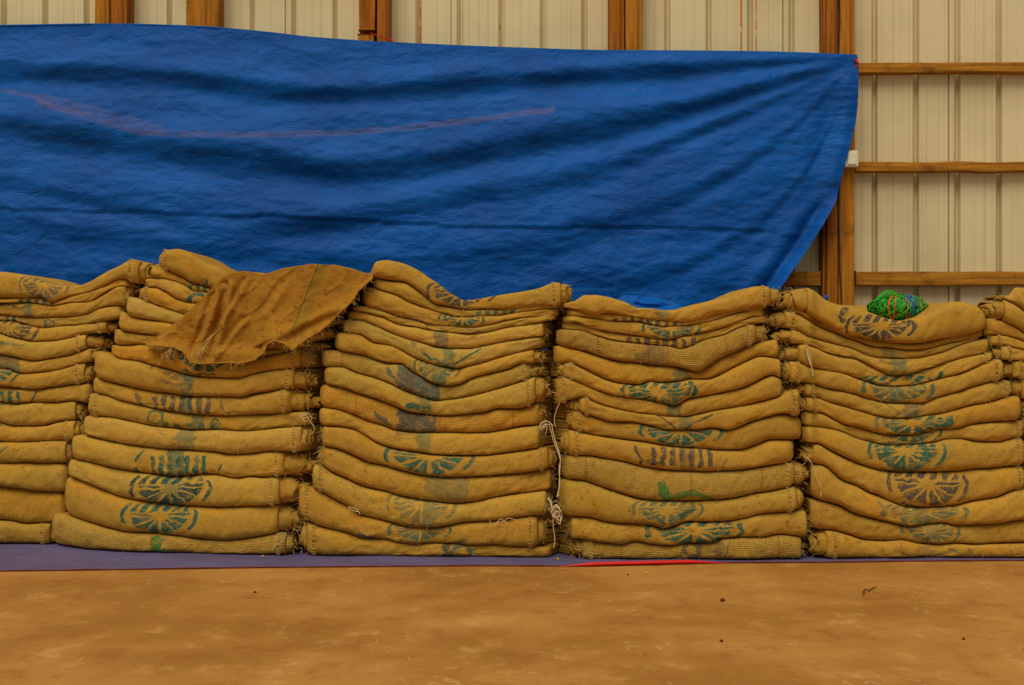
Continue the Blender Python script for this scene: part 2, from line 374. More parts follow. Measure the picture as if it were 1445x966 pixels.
for i, (ya, yb, w1, w2) in enumerate(((87.5, 102, 'uppermost', 'level with the tarpaulin corner'), (228, 241.5, 'middle', 'level with the light switch'), (383, 402.5, 'lowest', 'just above the green twine ball'))):
    for j, (xa, xb, side) in enumerate(((1207.5, 1640, 0), (-260, 1160, 1))):
        if j == 1 and i < 2: continue
        if j == 1: xa, xb = 915, 1158
        mb = MB(); dz = 0
        plank(mb, float(wx(xa, GY)), float(wx(xb, GY)), float(wz(yb, GY)), float(wz(ya, GY)), GY, WALL_Y - .002, False, 20 + i * 2 + j, 60)
        o = mb.build('timber_rail', M_wood_h, origin=(float(wx((xa+xb)/2, GY)), GY, float(wz(yb, GY))), smooth=False)
        tag(o, (f'{w1} horizontal timber rail right of the corner post, {w2}') if j == 0 else f'{w1} horizontal timber rail running behind the blue tarpaulin', 'rail', 'horizontal timber rails on the wall')
        bv = o.modifiers.new('edge', 'BEVEL'); bv.width = .004; bv.segments = 2; bv.limit_method = 'ANGLE'

# light switch on the corner post
def rounded_slab(mb, x0, x1, z0, z1, yf, yb, r=.006, k=4, bev=.003):
    def ring(inset, y):
        pts = []
        for cx_, cz_, a0 in ((x1-r, z1-r, 0), (x0+r, z1-r, 90), (x0+r, z0+r, 180), (x1-r, z0+r, 270)):
            for i in range(k+1):
                a = math.radians(a0 + 90*i/k); pts.append((cx_ + (r-inset)*math.cos(a), y, cz_ + (r-inset)*math.sin(a)))
        return pts
    R = np.array([ring(0, yb), ring(0, yf + bev), ring(bev * .4, yf + bev * .35), ring(bev, yf)]); b = mb.n; n = R.shape[1]
    mb.grid(R, close_v=True); mb.f += [tuple(b + 3*n + i for i in range(n)), tuple(b + i for i in range(n))[::-1]]
M_white, N_, b_ = new_mat('white_plastic', .4, .5)
N_.put(b_.inputs['Base Color'], N_.mix(N_.noise(N_.n('ShaderNodeTexCoord').outputs['Object'], 30, 3), srgb(226, 216, 190), srgb(206, 194, 164)))
SY = 4.855
sw = empty('light_switch', (float(wx(1203, SY)), PY, float(wz(223, SY))))
tag(sw, 'small white square light switch box mounted on the timber corner post', 'light switch')
mb = MB(); rounded_slab(mb, float(wx(1192, SY)), float(wx(1211.5, SY)), float(wz(235, SY)), float(wz(212, SY)), SY, PY + .002)
mb.build('switch_box', M_white, sw, origin=sw.location, smooth=False)
mb = MB(); rounded_slab(mb, float(wx(1196, SY)), float(wx(1208.5, SY)), float(wz(232, SY)), float(wz(215.5, SY)), SY - .006, SY + .002, .003, 3, .0015)
mb.build('rocker', M_white, sw, origin=sw.location, smooth=False)

# ------------------------------------------------------------------ blue tarpaulin on the wall
def tarp_material(name, base, light, dirtc, scale=1.0, dirt=.5, streaks=()):
    m, N, b = new_mat(name, .5, .13)
    uv = N.n('ShaderNodeUVMap', uv_map='print').outputs[0]
    n1 = N.noise(N.vm(uv, (.006, .012, 0)), 1.0, 4, .6); n2 = N.noise(N.vm(uv, (.05, .09, 0)), 1.0, 5, .7)
    c = N.mix(N.ss(n1, .3, .7), base, light)
    c = N.mix(N.m('MULTIPLY', N.ss(n2, .5, .8), dirt), c, dirtc)
    s = N.n('ShaderNodeSeparateXYZ'); N.put(s.inputs[0], uv)
    for pts, w, al in streaks:
        f = None
        for (x0, y0), (x1, y1) in zip(pts[:-1], pts[1:]):
            q = ginst(N, gL, (s.outputs[0], N.m('ADD', s.outputs[1], N.m('MULTIPLY', N.m('SUBTRACT', n2, .5), 8.0)), float(x0), float(y0), float(x1), float(y1), float(w)))[0]
            f = q if f is None else N.m('MAXIMUM', f, q)
        c = N.mix(N.m('MULTIPLY', N.m('MULTIPLY', f, N.ss(n2, .3, .6, .3, 1)), al), c, dirtc)
    sp = N.ss(N.noise(N.vm(uv, (.28, .22, 0)), 1.0, 2), .79, .83)
    c = N.mix(N.m('MULTIPLY', sp, .5), c, srgb(150, 150, 140))
    N.put(b.inputs['Base Color'], c)
    wr = N.n('ShaderNodeTexVoronoi', feature='DISTANCE_TO_EDGE'); wr.inputs['Scale'].default_value = 1.0
    wp = N.vm(N.vm(uv, (.030, .055, 0)), N.vm(N.n('ShaderNodeTexNoise').outputs[1], (0, 0, 0)), 'ADD')
    nz = N.n('ShaderNodeTexNoise'); N.put(nz.inputs['Vector'], N.vm(uv, (.03, .05, 0))); nz.inputs['Scale'].default_value = 1.0; nz.inputs['Detail'].default_value = 4
    N.put(wr.inputs['Vector'], N.vm(wp, N.vm(nz.outputs[1], (1.6, 1.6, 0)), 'ADD'))
    ridge = N.ss(wr.outputs[0], 0, .22, 1, 0)
    n4 = N.noise(N.vm(uv, (.13, .26, 0)), 1.0, 4, .7)
    rg = N.m('ABSOLUTE', N.m('SUBTRACT', n4, .5))
    n6 = N.m('ABSOLUTE', N.m('SUBTRACT', N.noise(N.vm(uv, (.05, .11, 0)), 1.0, 5, .6), .5))
    h = N.m('ADD', N.m('MULTIPLY', ridge, .35), N.m('ADD', N.m('MULTIPLY', n2, .5), N.m('ADD', N.m('MULTIPLY', rg, 1.1), N.m('MULTIPLY', n6, 1.6))))
    N.put(b.inputs['Normal'], N.bump(h, .55, .006 * scale))
    return m
M_tarp = tarp_material('blue_woven_plastic', srgb(0, 70, 146), srgb(0, 86, 170), srgb(92, 88, 128), dirt=.20,
    streaks=[([(60,148),(130,168),(200,190),(260,193),(350,194),(450,191),(560,185),(700,168),(780,158)], 9, .5),
             ([(60,140),(150,163),(230,186)], 14, .35), ([(0,128),(60,140)], 6, .4)])
TY = 4.86
top_c = [(-300,38),(0,36),(150,34),(270,37),(360,44),(450,54),(560,61),(720,68),(850,72),(1000,73),(1100,74),(1208,78)]
right_c = [(78,1208),(90,1210),(110,1209.5),(150,1209),(175,1206),(210,1197),(240,1189),(265,1183),(282,1178),(300,1168),(330,1150),(355,1134),(382,1114),(400,1102),(440,1072),(520,1010),(560,985)]
folds = [  # centre line of each dark, downward-facing band: points, half width px, depth m
    ([(-300,98),(0,104),(120,106),(250,112),(360,128),(450,136),(560,130),(650,121),(800,112),(950,100),(1080,90),(1200,82)], 20, .050),
    ([(-300,170),(0,180),(100,194),(250,216),(400,232),(490,246),(600,232),(720,208),(850,185),(980,152),(1100,118),(1200,84)], 26, .062),
    ([(300,330),(450,318),(600,290),(720,268),(850,236),(960,196),(1080,148),(1200,88)], 24, .035),
    ([(-300,240),(0,258),(90,276),(200,300),(300,330)], 14, .018),
    ([(560,380),(750,352),(900,306),(1020,250),(1120,180),(1203,90)], 26, .022),
    ([(-300,300),(0,315),(110,335),(260,352),(420,362),(600,380)], 22, .022),
    ([(820,420),(940,385),(1050,330),(1130,250),(1180,160),(1206,92)], 22, .020)]
NXT, NYT = 560, 190
tt = np.linspace(0, 1, NYT)
Yc = pchip([(0, 0), (.5, .5), (1, 1)], tt)
Pt = np.zeros((NXT, NYT, 3)); UVt = np.zeros((NXT, NYT, 2))
rc = np.array(right_c, float)
s_ = np.linspace(0, 1, NXT)
BOT = 560.0
for j, t in enumerate(tt):
    # rows run from the top hem to the bottom edge; every row ends on the right hem
    yr = 78 + (BOT - 78) * t; xr = np.interp(yr, rc[:, 0], rc[:, 1]); xs_ = -300 + (xr + 300) * s_
    ytop = pchip(top_c, np.minimum(xs_, 1208)); ylin = ytop + (BOT - ytop) * t
    w = np.clip((xs_ - (xr - 140)) / 140, 0, 1) ** 2
    ys_ = ylin * (1 - w) + (yr) * w
    UVt[:, j, 0] = xs_; UVt[:, j, 1] = ys_
X_, Y_ = UVt[..., 0], UVt[..., 1]
dep = np.zeros_like(X_)
for pts, wd, A in folds:
    yc = pchip(pts, X_); lo, hi = pts[0][0], pts[-1][0]
    fade = np.clip((X_ - lo) / 120 if lo > -299 else 1, 0, 1) * np.clip((hi + 30 - X_) / 90, 0, 1)
    wd2 = wd * (0.25 + .75 * np.clip((1215 - X_) / 330, 0, 1)) * (1 + .2 * vnoise(X_ / 90, wd))
    d = (Y_ - yc) / wd2
    dep += A * .80 * fade * d * np.exp(-d * d) * (.35 + .65 * np.clip((1215 - X_) / 260, 0, 1)) * (1 + .3 * vnoise(X_ / 60, 3.3))
# pressed horizontal crease across the sheet
yc = pchip([(-300,290),(0,296),(300,304),(520,313),(720,322),(900,322),(1090,326)], X_)
d = (Y_ - yc); dep += .006 * np.where(d > 0, np.exp(-d / 9), -np.exp(d / 26) * .5) * np.clip((1120 - X_) / 80, 0, 1)
# crumples
dep += .007 * fbm(X_ / 85, Y_ / 38, 1.7, 3) + .0035 * np.abs(fbm(X_ / 34 + Y_ / 60, Y_ / 15 - X_ / 170, 4.1, 3))
dep -= .0030 * np.abs(fbm(X_ / 50 - Y_ / 45, Y_ / 11 + X_ / 140, 8.1, 3)) 
# folded-over right hem, bright strip below the kink
rx = np.interp(Y_, rc[:, 0], rc[:, 1]); e = rx - X_
k = np.clip((Y_ - 270) / 30, 0, 1)
ek = np.clip(e / 15, 0, 1); dep += k * (-.034 * (1 - ek) + .016 * np.exp(-((e - 20) / 8.0) ** 2) - .014 * np.exp(-((e - 42) / 14.0) ** 2))
dep += (1 - k) * np.clip((Y_ - 90) / 60, 0, 1) * (.012 * np.exp(-((e - 40) / 14.0) ** 2) * np.clip(1, 0, 1) - .010 * np.exp(-((e - 14) / 10.0) ** 2))
edge = np.clip((Y_ - pchip(top_c, np.minimum(X_, 1208))) / 22, 0, 1)
dep = dep * (.12 + .88 * edge)
belly = -.035 * np.sin(np.clip((Y_ - 40) / 480, 0, 1) * math.pi) * np.clip((1230 - X_) / 250, .1, 1)
Dt = TY + dep + belly - .012
Dt = np.minimum(Dt, 4.888)
Pt[..., 0] = wx(X_, TY); Pt[..., 1] = Dt; Pt[..., 2] = wz(Y_, TY)
tarp = empty('blue_tarpaulin', (float(wx(455, TY)), TY, float(wz(BOT, TY))))
tag(tarp, 'large creased blue plastic tarpaulin hung across the wall behind the sacks', 'tarpaulin')
def two_sided(P, UV, th=.0012):
    mb = MB(); mb.grid(P, {'print': UV}); Q = P.copy(); Q[..., 1] += th
    mb.grid(Q[::-1], {'print': UV[::-1]}); return mb
mb = two_sided(Pt, UVt); mb.build('sheet', M_tarp, tarp, origin=tarp.location)
# rolled top hem
mb = MB(); xs_ = np.linspace(-300, 1206, 300)
mb.tube(np.stack([wx(xs_, TY), np.full_like(xs_, TY - .010) + .002 * vnoise(xs_ / 30, 1), wz(pchip(top_c, xs_) + 1.2, TY)], -1), .0042, 6)
mb.uv = {'print': [np.tile(np.array([[500., 60.]]), (mb.n, 1))]}
mb.build('hem', M_tarp, tarp, origin=tarp.location)
# loose flap of the tarpaulin's foot bunched behind the fourth stack
nx, ny = 70, 40; u = np.linspace(0, 1, nx)[:, None]; v = np.linspace(0, 1, ny)[None]
xa = 828 + 170 * u + 0 * v
topy = pchip([(828,430),(845,420),(870,414),(895,415),(925,418),(950,424),(975,434),(998,446)], xa)
ya = topy + (480 - topy) * v
P = np.zeros((nx, ny, 3)); FD = 4.52
P[..., 0] = wx(xa, FD); P[..., 2] = wz(ya, FD); P[..., 1] = FD + .09 * (1 - v) ** 2 - .02 * fbm(xa / 30, ya / 9, 3) - .05 * v
mb = two_sided(P, np.stack([xa, ya], -1)); mb.build('bunched_flap', M_tarp, tarp, origin=tarp.location)
# cords
M_red, N_, b_ = new_mat('red_plastic', .45, .4); b_.inputs['Base Color'].default_value = srgb(205, 22, 14)
mb = MB(); D = 4.885
pts = [(522,46),(530,50),(538,52.5),(546,54.5),(551,57),(556,59)]
mb.tube([(float(wx(x, D)), D - .01 * math.sin(i), float(wz(y, D))) for i, (x, y) in enumerate(pts)], .0022, 6)
mb.tube([(float(wx(551 + 2.5*math.cos(a), D)), D - .012, float(wz(57.5 + 1.6*math.sin(a), D))) for a in np.linspace(0, 9, 24)], .0022, 6)
o = mb.build('red_cord', M_red); tag(o, 'short red cord tied round the narrow post at the tarpaulin top edge', 'cord')
mb = MB(); D = 4.84
mb.tube([(float(wx(x, D)), D + dy, float(wz(y, D))) for x, y, dy in [(1207,82,.03),(1209,85,0),(1210,89,0),(1209,93,0),(1207.5,97,.02)]], [.003,.005,.006,.005,.003], 7)
mb.tube([(float(wx(x, D)), D + .004, float(wz(y, D))) for x, y in [(1205,84),(1208,87),(1213,88.5)]], .0025, 6)
o = mb.build('red_cord', M_red); tag(o, 'red cord knotted at the upper right corner of the blue tarpaulin', 'cord')
mb = MB(); D = 4.897
for q in range(5):
    a = np.linspace(0, 2*math.pi, 20); ph = q * 1.3
    mb.tube(np.stack([wx(1165 + 3.0*np.cos(a + ph), D), D + .006*np.sin(a*2 + ph), wz(420 + 3.2*np.sin(a), D)], -1), .0028, 5)
mb.tube([(float(wx(1165, D)), D, float(wz(y, D))) for y in (422, 430, 440)], .0025, 5)
M_bcord, N_, b_ = new_mat('blue_cord', .6, .3); b_.inputs['Base Color'].default_value = srgb(60, 86, 170)
o = mb.build('blue_cord_knot', M_bcord); tag(o, 'small knot of blue cord at the foot of the corner post pair, behind the sacks', 'cord')
# black cable between the corner posts
M_black, N_, b_ = new_mat('black_cable', .6, .3); b_.inputs['Base Color'].default_value = (.02, .017, .014, 1)
mb = MB(); D = 4.893
mb.tube([(float(wx(x, D)), D, float(wz(y, D))) for x, y in [(1184,-30),(1185,30),(1183,80),(1184,200),(1183.5,300),(1185,380),(1187,410),(1188,440),(1187,520)]], .0028, 6)
o = mb.build('cable', M_black); tag(o, 'thin black cable running down between the two corner posts', 'cable')

# ------------------------------------------------------------------ sheet under the sacks
edge_px = [(-400,808),(0,806),(240,803),(380,801),(560,799.5),(700,798.5),(790,799),(900,797),(1010,794.5),(1140,794),(1300,792),(1445,791.2),(1800,790)]
M_under = tarp_material('faded_violet_sheet', srgb(88, 80, 114), srgb(104, 96, 136), srgb(122, 98, 88), scale=.7, dirt=.95)
nx, ny = 360, 40
xs_ = np.linspace(-400, 1800, nx); D0 = CAM_H * F_PX / (pchip(edge_px, xs_) - HY)
P = np.zeros((nx, ny, 3)); UV = np.zeros((nx, ny, 2))
for j in range(ny):
    t = (j / (ny - 1)) ** 1.4; D = D0 + (4.75 - D0) * t
    P[:, j, 0] = wx(xs_, D0); P[:, j, 1] = D; UV[:, j, 0] = xs_; UV[:, j, 1] = 400 * t
P[..., 2] = .003 + .0022 * np.abs(fbm(P[..., 0] * 9, P[..., 1] * 16, 2, 3)) * (P[..., 1] < 3.95)
mb = MB(); mb.grid(P, {'print': UV})
Q = P.copy(); Q[..., 2] -= .0012; mb.grid(Q[::-1], {'print': UV[::-1]})
ush = empty('ground_sheet', (0, 4.2, 0)); tag(ush, 'faded violet plastic ground sheet spread on the floor under the sack stacks', 'sheet')
mb.build('sheet', M_under, ush, origin=ush.location)
M_dred, N_, b_ = new_mat('dull_red_hem', .7, .2); b_.inputs['Base Color'].default_value = srgb(104, 44, 38)
for name, xa, xb, mat, r in (('hem', -400, 1800, M_dred, .0022), ('red_edging', 786, 1025, M_red, .006)):
    mb = MB(); xs_ = np.linspace(xa, xb, 160 if name == 'hem' else 60); D0 = CAM_H * F_PX / (pchip(edge_px, xs_) - HY)
    if name == 'hem': mb.tube(np.stack([wx(xs_, D0), D0 - .001, .003 + .001 * vnoise(xs_ / 20, 2)], -1), r, 6)
    else:
        t = np.linspace(0, 1, 60); rr = r * np.clip(np.sin(t * math.pi) * 1.6, .15, 1)
        mb.tube(np.stack([wx(xs_, D0 - .004), D0 - .008, rr + .0015 + .006 * t * (1-t)], -1), rr, 8)
    o = mb.build(name, mat, ush, origin=ush.location)
    if name != 'hem': o['label'] = 'bright red curled edging'
# ------------------------------------------------------------------ folded jute sacks
FOOT = [(-300,762),(0,767),(75,768),(135,775),(205,779),(400,783),(586,785.5),(780,787.5),(811,790),(1140,789.5),(1150,787.5),(1800,786)]
def depth_at(px): return CAM_H * F_PX / (pchip(FOOT, px) - HY)
SACK_DEPTH = .46
TAN, PALE, OCHRE, BROWN = (.455,.262,.040,1), (.485,.294,.054,1), (.465,.252,.032,1), (.39,.205,.026,1)
PLAIN_MATS = {}
def plain_mat(tint, coarse=0.0, dirt=.6, dark=1.0):
    key = (tint, coarse, dirt, dark)
    if key not in PLAIN_MATS:
        t = tuple(c * dark for c in tint[:3]) + (1,)
        PLAIN_MATS[key] = jute_material('jute_cloth', t, coarse, 3.3, dirt)
    return PLAIN_MATS[key]
def fibre_material():
    m, N, b = new_mat('jute_fibre', .9, .1)
    co = N.n('ShaderNodeTexCoord').outputs['Object']
    N.put(b.inputs['Base Color'], N.mix(N.ss(N.noise(co, 25, 2), .35, .65), (.46,.30,.09,1), (.64,.47,.19,1))); return m
M_fibre = fibre_material()
M_twine, N_, b_ = new_mat('pale_twine', .85, .1)
N_.put(b_.inputs['Base Color'], N_.mix(N_.noise(N_.n('ShaderNodeTexCoord').outputs['Object'], 120, 2), (.50,.36,.16,1), (.70,.56,.32,1)))

def section(n_nose=22):
    phi = np.linspace(-math.pi/2, math.pi/2, n_nose)
    return phi
PHI = np.linspace(-math.pi/2, math.pi/2, 23)

def hair(mb, p, d, L, r, curl=1.0, n=7):
    """one loose fibre: leaves p along d, sags and curls"""
    p = np.array(p, float); d = np.array(d, float); d /= np.linalg.norm(d) + 1e-9; pts = [p.copy()]
    tw = rng.normal(0, 1, 3) * curl
    for i in range(n):
        d = d + np.array([tw[0]*.25, tw[1]*.2, tw[2]*.22 - .22]) + rng.normal(0, .16*curl, 3); d /= np.linalg.norm(d)
        p = p + d * L / n; pts.append(p.copy())
    mb.tube(pts, np.linspace(r, r*.6, n+1), 4, cap=False)

MID = [tuple(zip(*m)) for m in (
    [(360,212),(420,198),(460,166),(500,155),(540,140),(580,131),(640,110),(690,97),(740,90),(768,82)],
    [(390,515),(430,498),(470,483),(500,468),(560,452),(640,449),(690,440),(780,420)],
    [(420,793),(460,788),(520,780),(600,785),(700,790),(790,795)],
    [(400,1108),(440,1110),(480,1108),(540,1110),(600,1130),(700,1142),(790,1146)],
    [(430,1404),(480,1392),(540,1410),(600,1440),(700,1455),(790,1463)])]
def make_sack(S, i, xl, xr, topc, botc, spec, label, grp):
    """one folded sack.  xl, xr: ends; topc/botc: the creases above and below it"""
    tint = spec.get('tint', TAN); coarse = spec.get('coarse', 0.0); dirt = spec.get('dirt', .45)
    hue = 1 + rng.normal(0, .035); tone = 1 + rng.normal(0, .05)
    tint = (tint[0]*tone, tint[1]*tone*hue, tint[2]*tone*hue**2, 1)
    n = max(24, int((xr - xl) / 3)); xs = np.linspace(xl, xr, n)
    yb = pchip(botc, xs); yt = pchip(topc, xs)
    if spec.get('minh'): yt = np.minimum(yt, yb - spec['minh'])
    yt = np.minimum(yt, yb - 7.0)
    # end rounding
    el, er = (xs - xl), (xr - xs)
    def rnd(e, R):
        t = np.clip(e / R, 0, 1); return np.sqrt(np.clip(1 - (1 - t)**2, 0, 1))
    lt, rt = spec.get('l', 'p'), spec.get('r', 'p')
    RL, RR = (13 if lt == 'p' else 5), (13 if rt == 'p' else 5)
    q = rnd(el, RL) * rnd(er, RR)
    Dc = depth_at(xs) + spec.get('dy', 0) + OFF[(S, i)] + .006 * vnoise(xs / 55, i * 3.7 + S * 9)
    mpp = Dc / F_PX
    D0_ = depth_at(xs)
    zt, zb = wz(yt, D0_), wz(yb, D0_)
    zb = np.maximum(zb, .0055)
    zt = np.maximum(zt, zb + .012)
    zc, H = (zt + zb)/2, (zt - zb)/2
    soft = lambda t, R_, k: .25 if (k or 'h' in t) else 1.0
    kl, kr = soft(lt, 0, spec.get('lr', 0)), soft(rt, 0, spec.get('rr', 0))
    kk_ = np.where(el < er, kl, kr)
    H = H * (1 - .14 * (1 - q) * kk_)
    a = np.clip(H * 1.0, .016, .042) * spec.get('bulge', 1)
    rec = (1 - q) * .030 * kk_
    X = wx(xs, D0_)
    c = np.cos(PHI)[None]; s = np.sin(PHI)[None]
    e = 2/2.75
    cc = np.abs(c)**e; sg = np.sign(s) * np.abs(s)**e
    droop = .16 * vnoise(xs / 70, i + 2.2, S) - .07
    u, v = xs[:, None], s * 14 + i * 31.0 + S * 7.7
    dsp = .0042 * fbm(u / 42, v / 30, 1.3, 2) + .0016 * fbm(u / 13 + v / 40, v / 14, 5.1, 2) 
    wr = np.abs(fbm(u / 20 - v / 18, v / 26, 9.3, 2)); dsp = dsp - .0036 * np.exp(-(wr / .11)**2)
    dsp = dsp + .0034 * fbm(u / 26 + v / 60, v / 20, 14.2, 2)
    endw = np.exp(-el / 30)[:, None] + np.exp(-er / 30)[:, None]
    dsp = dsp + .003 * endw * vnoise(u / 8, v / 9, 2)
    msk = np.clip(cc, 0, 1) ** .6
    Y = (Dc + rec)[:, None] - a[:, None] * cc - dsp * msk
    zn = .0016 * fbm(u / 22, s * 2 + i, S * 3.1, 2)
    Z = zc[:, None] + H[:, None] * (sg * .985 + droop[:, None] * cc * (1 - sg**2)) + zn * msk
    Z = np.clip(Z, np.maximum(zb + .0006, .005)[:, None], np.maximum(zt - .0006, .008)[:, None])
    # hem ridge near a stitched end
    for typ, ed in ((lt, el), (rt, er)):
        if 'h' in typ:
            Y = Y - (.0036 * np.exp(-((ed - 8) / 3.2)**2) - .0022 * np.exp(-((ed - 14.5) / 2.2)**2))[:, None] * msk
    # rows to the back
    nb = 5; back = np.linspace(0, 1, nb + 1)[1:]
    jog = .012 * vnoise(xs / 40, i * 5.5)
    Yb = (Dc + rec)[:, None] + (SACK_DEPTH + jog)[:, None] * back[None]
    rise = np.zeros_like(xs)
    if 'back' in spec:
        zr = wz(pchip(spec['back'], xs), Dc + .36); wrise = np.clip(np.minimum(xs - spec['back'][0][0], spec['back'][-1][0] - xs) / 25, 0, 1); rise = (zr - zt) * wrise
    hump = np.array([0, 0, .35, .92, 1.0, .6])[:nb]
    Zt = (zc + H * .985)[:, None] + rise[:, None] * np.array([-.03, .0, .40, 1.0, .75])[None]
    rb = np.array([1, 1, 1, 1, .5])
    Zt = zc[:, None] + (Zt - zc[:, None]) * rb[None]
    Zb_ = zc[:, None] - (H * .985)[:, None] * rb[None] * np.ones((1, nb)); Zb_ = np.maximum(Zb_, .005)
    YY = np.hstack([Yb[:, ::-1], Y, Yb]); ZZ = np.hstack([Zb_[:, ::-1], Z, Zt])
    XX = np.broadcast_to(X[:, None], YY.shape).copy()
    # the bundle spreads behind its front edge until it meets the neighbouring stack
    ym = float((yb.mean() + yt.mean()) / 2)
    tb = np.clip((YY - (Dc + rec)[:, None] - .015) / .09, 0, 1); tb = tb * tb * (3 - 2 * tb)
    yl_, yr_ = float((yb[0] + yt[0]) / 2), float((yb[-1] + yt[-1]) / 2)
    ml = float(np.interp(yl_, *MID[S - 1])) - 2.5 if S > 0 else xl; mr = float(np.interp(yr_, *MID[S])) + 2.5 if S < 5 else xr
    gl, gr = min(0, ml - xl), max(0, mr - xr)
    if i == 0 or (S == 5 and i == 1): gl, gr = spec.get('gl', 0), 0
    wl, wr_ = np.clip(1 - el / (40 if gl <= 0 else 160), 0, 1)[:, None], np.clip(1 - er / 40, 0, 1)[:, None]
    XX += tb * (gl * wl + gr * wr_) * mpp[:, None]
    # slanted ends
    P = np.stack([XX, YY, ZZ], -1)
    d = np.linalg.norm(np.diff(P, axis=1), axis=2) / mpp[:, None]
    L = np.concatenate([np.zeros((n, 1)), np.cumsum(d, 1)], 1); mid = nb + 11
    L = L - L[:, mid:mid+1]
    midy = (yb + yt) / 2
    uvp = np.stack([np.broadcast_to(xs[:, None], L.shape), midy[:, None] - L], -1)
    uvw = np.stack([np.broadcast_to(xs[:, None], L.shape), -L + i * 100 + S * 33], -1)
    mb = MB(); mb.grid(P[::-1], {'print': uvp[::-1], 'weave': uvw[::-1]}, close_v=True)
    m = P.shape[1]
    # folded end faces: nested leaves closing on the middle of the bundle
    for kE, sd in ((0, -1), (n - 1, 1)):
        R0 = P[kE]; cz = zc[kE]; cy0 = R0[:, 1].min(); rows = []
        for q_, (scz, out) in enumerate(((1, 0), (.93, 1.6), (.84, 1.0), (.76, .2), (.70, 1.5), (.60, 1.2), (.50, 0), (.44, 1.2), (.33, 1.0), (.20, -.2), (.06, 0))):
            r_ = R0.copy(); r_[:, 2] = cz + (R0[:, 2] - cz) * scz
            r_[:, 1] = R0[:, 1] + (1 - scz) * .030 * np.clip(1 - (R0[:, 1] - cy0) / .05, 0, 1)
            r_[:, 0] = R0[:, 0] + sd * (out * .0022 + .0012 * vnoise(R0[:, 1] * 60, q_ * 1.7, S * 20 + i)); rows.append(r_)
        E = np.array(rows); U = np.stack([E[..., 1] / .00235, E[..., 2] / .00235], -1)
        if sd < 0: E, U = E[::-1], U[::-1]
        mb.grid(E[::-1], {'print': U[::-1], 'weave': U[::-1]}, close_v=True)
        mb.f.append(tuple(range(mb.n - m, mb.n)))
    org = (float(wx((xl+xr)/2, float(Dc.mean()))), float(Dc.mean() + .2), float(zb.min()))
    root = empty('jute_sack', org); tag(root, label, 'sack', grp)
    seed = S * 20 + i
    mat = jute_material('printed_jute', tint, coarse, seed * .731, dirt, spec.get('prints', ()), spec.get('ink', 'teal'), spec.get('red', ()))
    mb.build('folded_cloth', mat, root, origin=org)
    # ends
    fr = MB()
    for side, typ in ((-1, lt), (1, rt)):
        kE = 0 if side < 0 else n - 1
        x0, zc0, H0, a0, D0, mp = X[kE], zc[kE], H[kE], a[kE], Dc[kE] + rec[kE], mpp[kE]
        Lr = spec.get('lr' if side < 0 else 'rr', 0); st = MB(); hm = MB()
        if 'h' in typ:
            kk = int(round(8 / 3.0)); kk = kk if side < 0 else n - 1 - kk
            # raised hem band
            ring = P[kk, nb+2:nb+21]; rad = .0026
            hm.tube(ring + np.array([0, .0008, 0]), rad * (1 + .25 * vnoise(np.arange(19) * .9, seed)), 6)
            ns = max(5, int(len(ring) * .55))
            for q_ in range(ns):
                f = (q_ + .5 + rng.uniform(-.25, .25)) / ns * 18; j0 = int(min(f, 17)); pp = ring[j0] + (ring[j0+1] - ring[j0]) * (f - j0)
                nrm = np.array([0, -1.0, 0]) * abs(math.cos(-1.28 + 2.56 * f / 18)) + np.array([0, 0, 1.0]) * math.sin(-1.28 + 2.56 * f / 18)
                w = 3.2 * mp
                a_ = pp + nrm * .0026 + np.array([-w, 0, .0022]); c_ = pp + nrm * .0026 + np.array([w, 0, -.0022]); b2 = pp + nrm * .0042
                st.tube([a_, b2, c_], .0009, 4)
            hm.uv = {'weave': [np.vstack(hm.v)[:, [0, 2]] / .00235]}; hm.build('hem', plain_mat(spec.get('tint', TAN), 0, .5, 1.0), root, origin=org)
            st.build('stitching', M_fibre, root, origin=org)['kind'] = 'stuff'
        if Lr > 0:
            # telescoped inner folds that stick out of the end, like the leaves of a rolled bundle
            rl = MB(); kmax = 3 if Lr < 16 else 4
            if H0 < .012: kmax = 2
            for k in range(kmax):
                sc = .97 - .15 * k; Lk = Lr * (.45 + .55 * (k + 1) / kmax) * rng.uniform(.85, 1.1)
                nk = max(5, int(Lk / 2.2)); th = np.linspace(-math.pi*.98, math.pi*.98, 40)
                # closed loop: front nose plus a short run backwards
                hd = .03 + .10 * (1 - .18 * k)
                cy = D0 + .001 + hd * .5 - a0 * .55 + .003*k
                ey, ez = hd * .5 + a0 * .35 - .008 * k, H0 * sc
                ee = 2/2.6
                ly = -np.sign(np.cos(th)) * np.abs(np.cos(th))**ee * ey; lz = np.sign(np.sin(th)) * np.abs(np.sin(th))**ee * ez
                tx = np.linspace(0, 1, nk)
                wob = vnoise(th[None] * 1.6 + k * 5, tx[:, None] * 2.0, seed * 1.3) 
                wob2 = vnoise(th[None] * 5 + k * 9, tx[:, None] * 3.0, seed * 2.7)
                shr = 1 - .05 * tx[:, None] ** 2 + .09 * wob * tx[:, None] + .05 * wob2
                endx = Lk * (1 + .22 * vnoise(th * 1.8, k * 3.1, seed) + .10 * vnoise(th * 6, k, seed))
                sag = -.004 * tx[:, None] * (Lk / 20) + .003 * vnoise(k * 1.7, seed, 1)
                dxx = (-5 * (1 - tx)[:, None] + tx[:, None] * endx[None]) * mp * side
                PX = x0 + dxx
                PY_ = cy + ly[None] * shr; PZ = zc0 + sag + lz[None] * shr
                PZ = np.maximum(PZ, .005)
                R = np.stack([np.broadcast_to(PX, PY_.shape), PY_, PZ], -1)
                cen = np.array([0, cy, zc0]); inner = R.copy(); inner[..., 1:] = cen[1:] + (R[..., 1:] - cen[1:]) * (1 - .0034 / max(H0 * sc, .006))
                inner[..., 1] = R[..., 1] + np.clip(cen[1] - R[..., 1], -.003, .003)
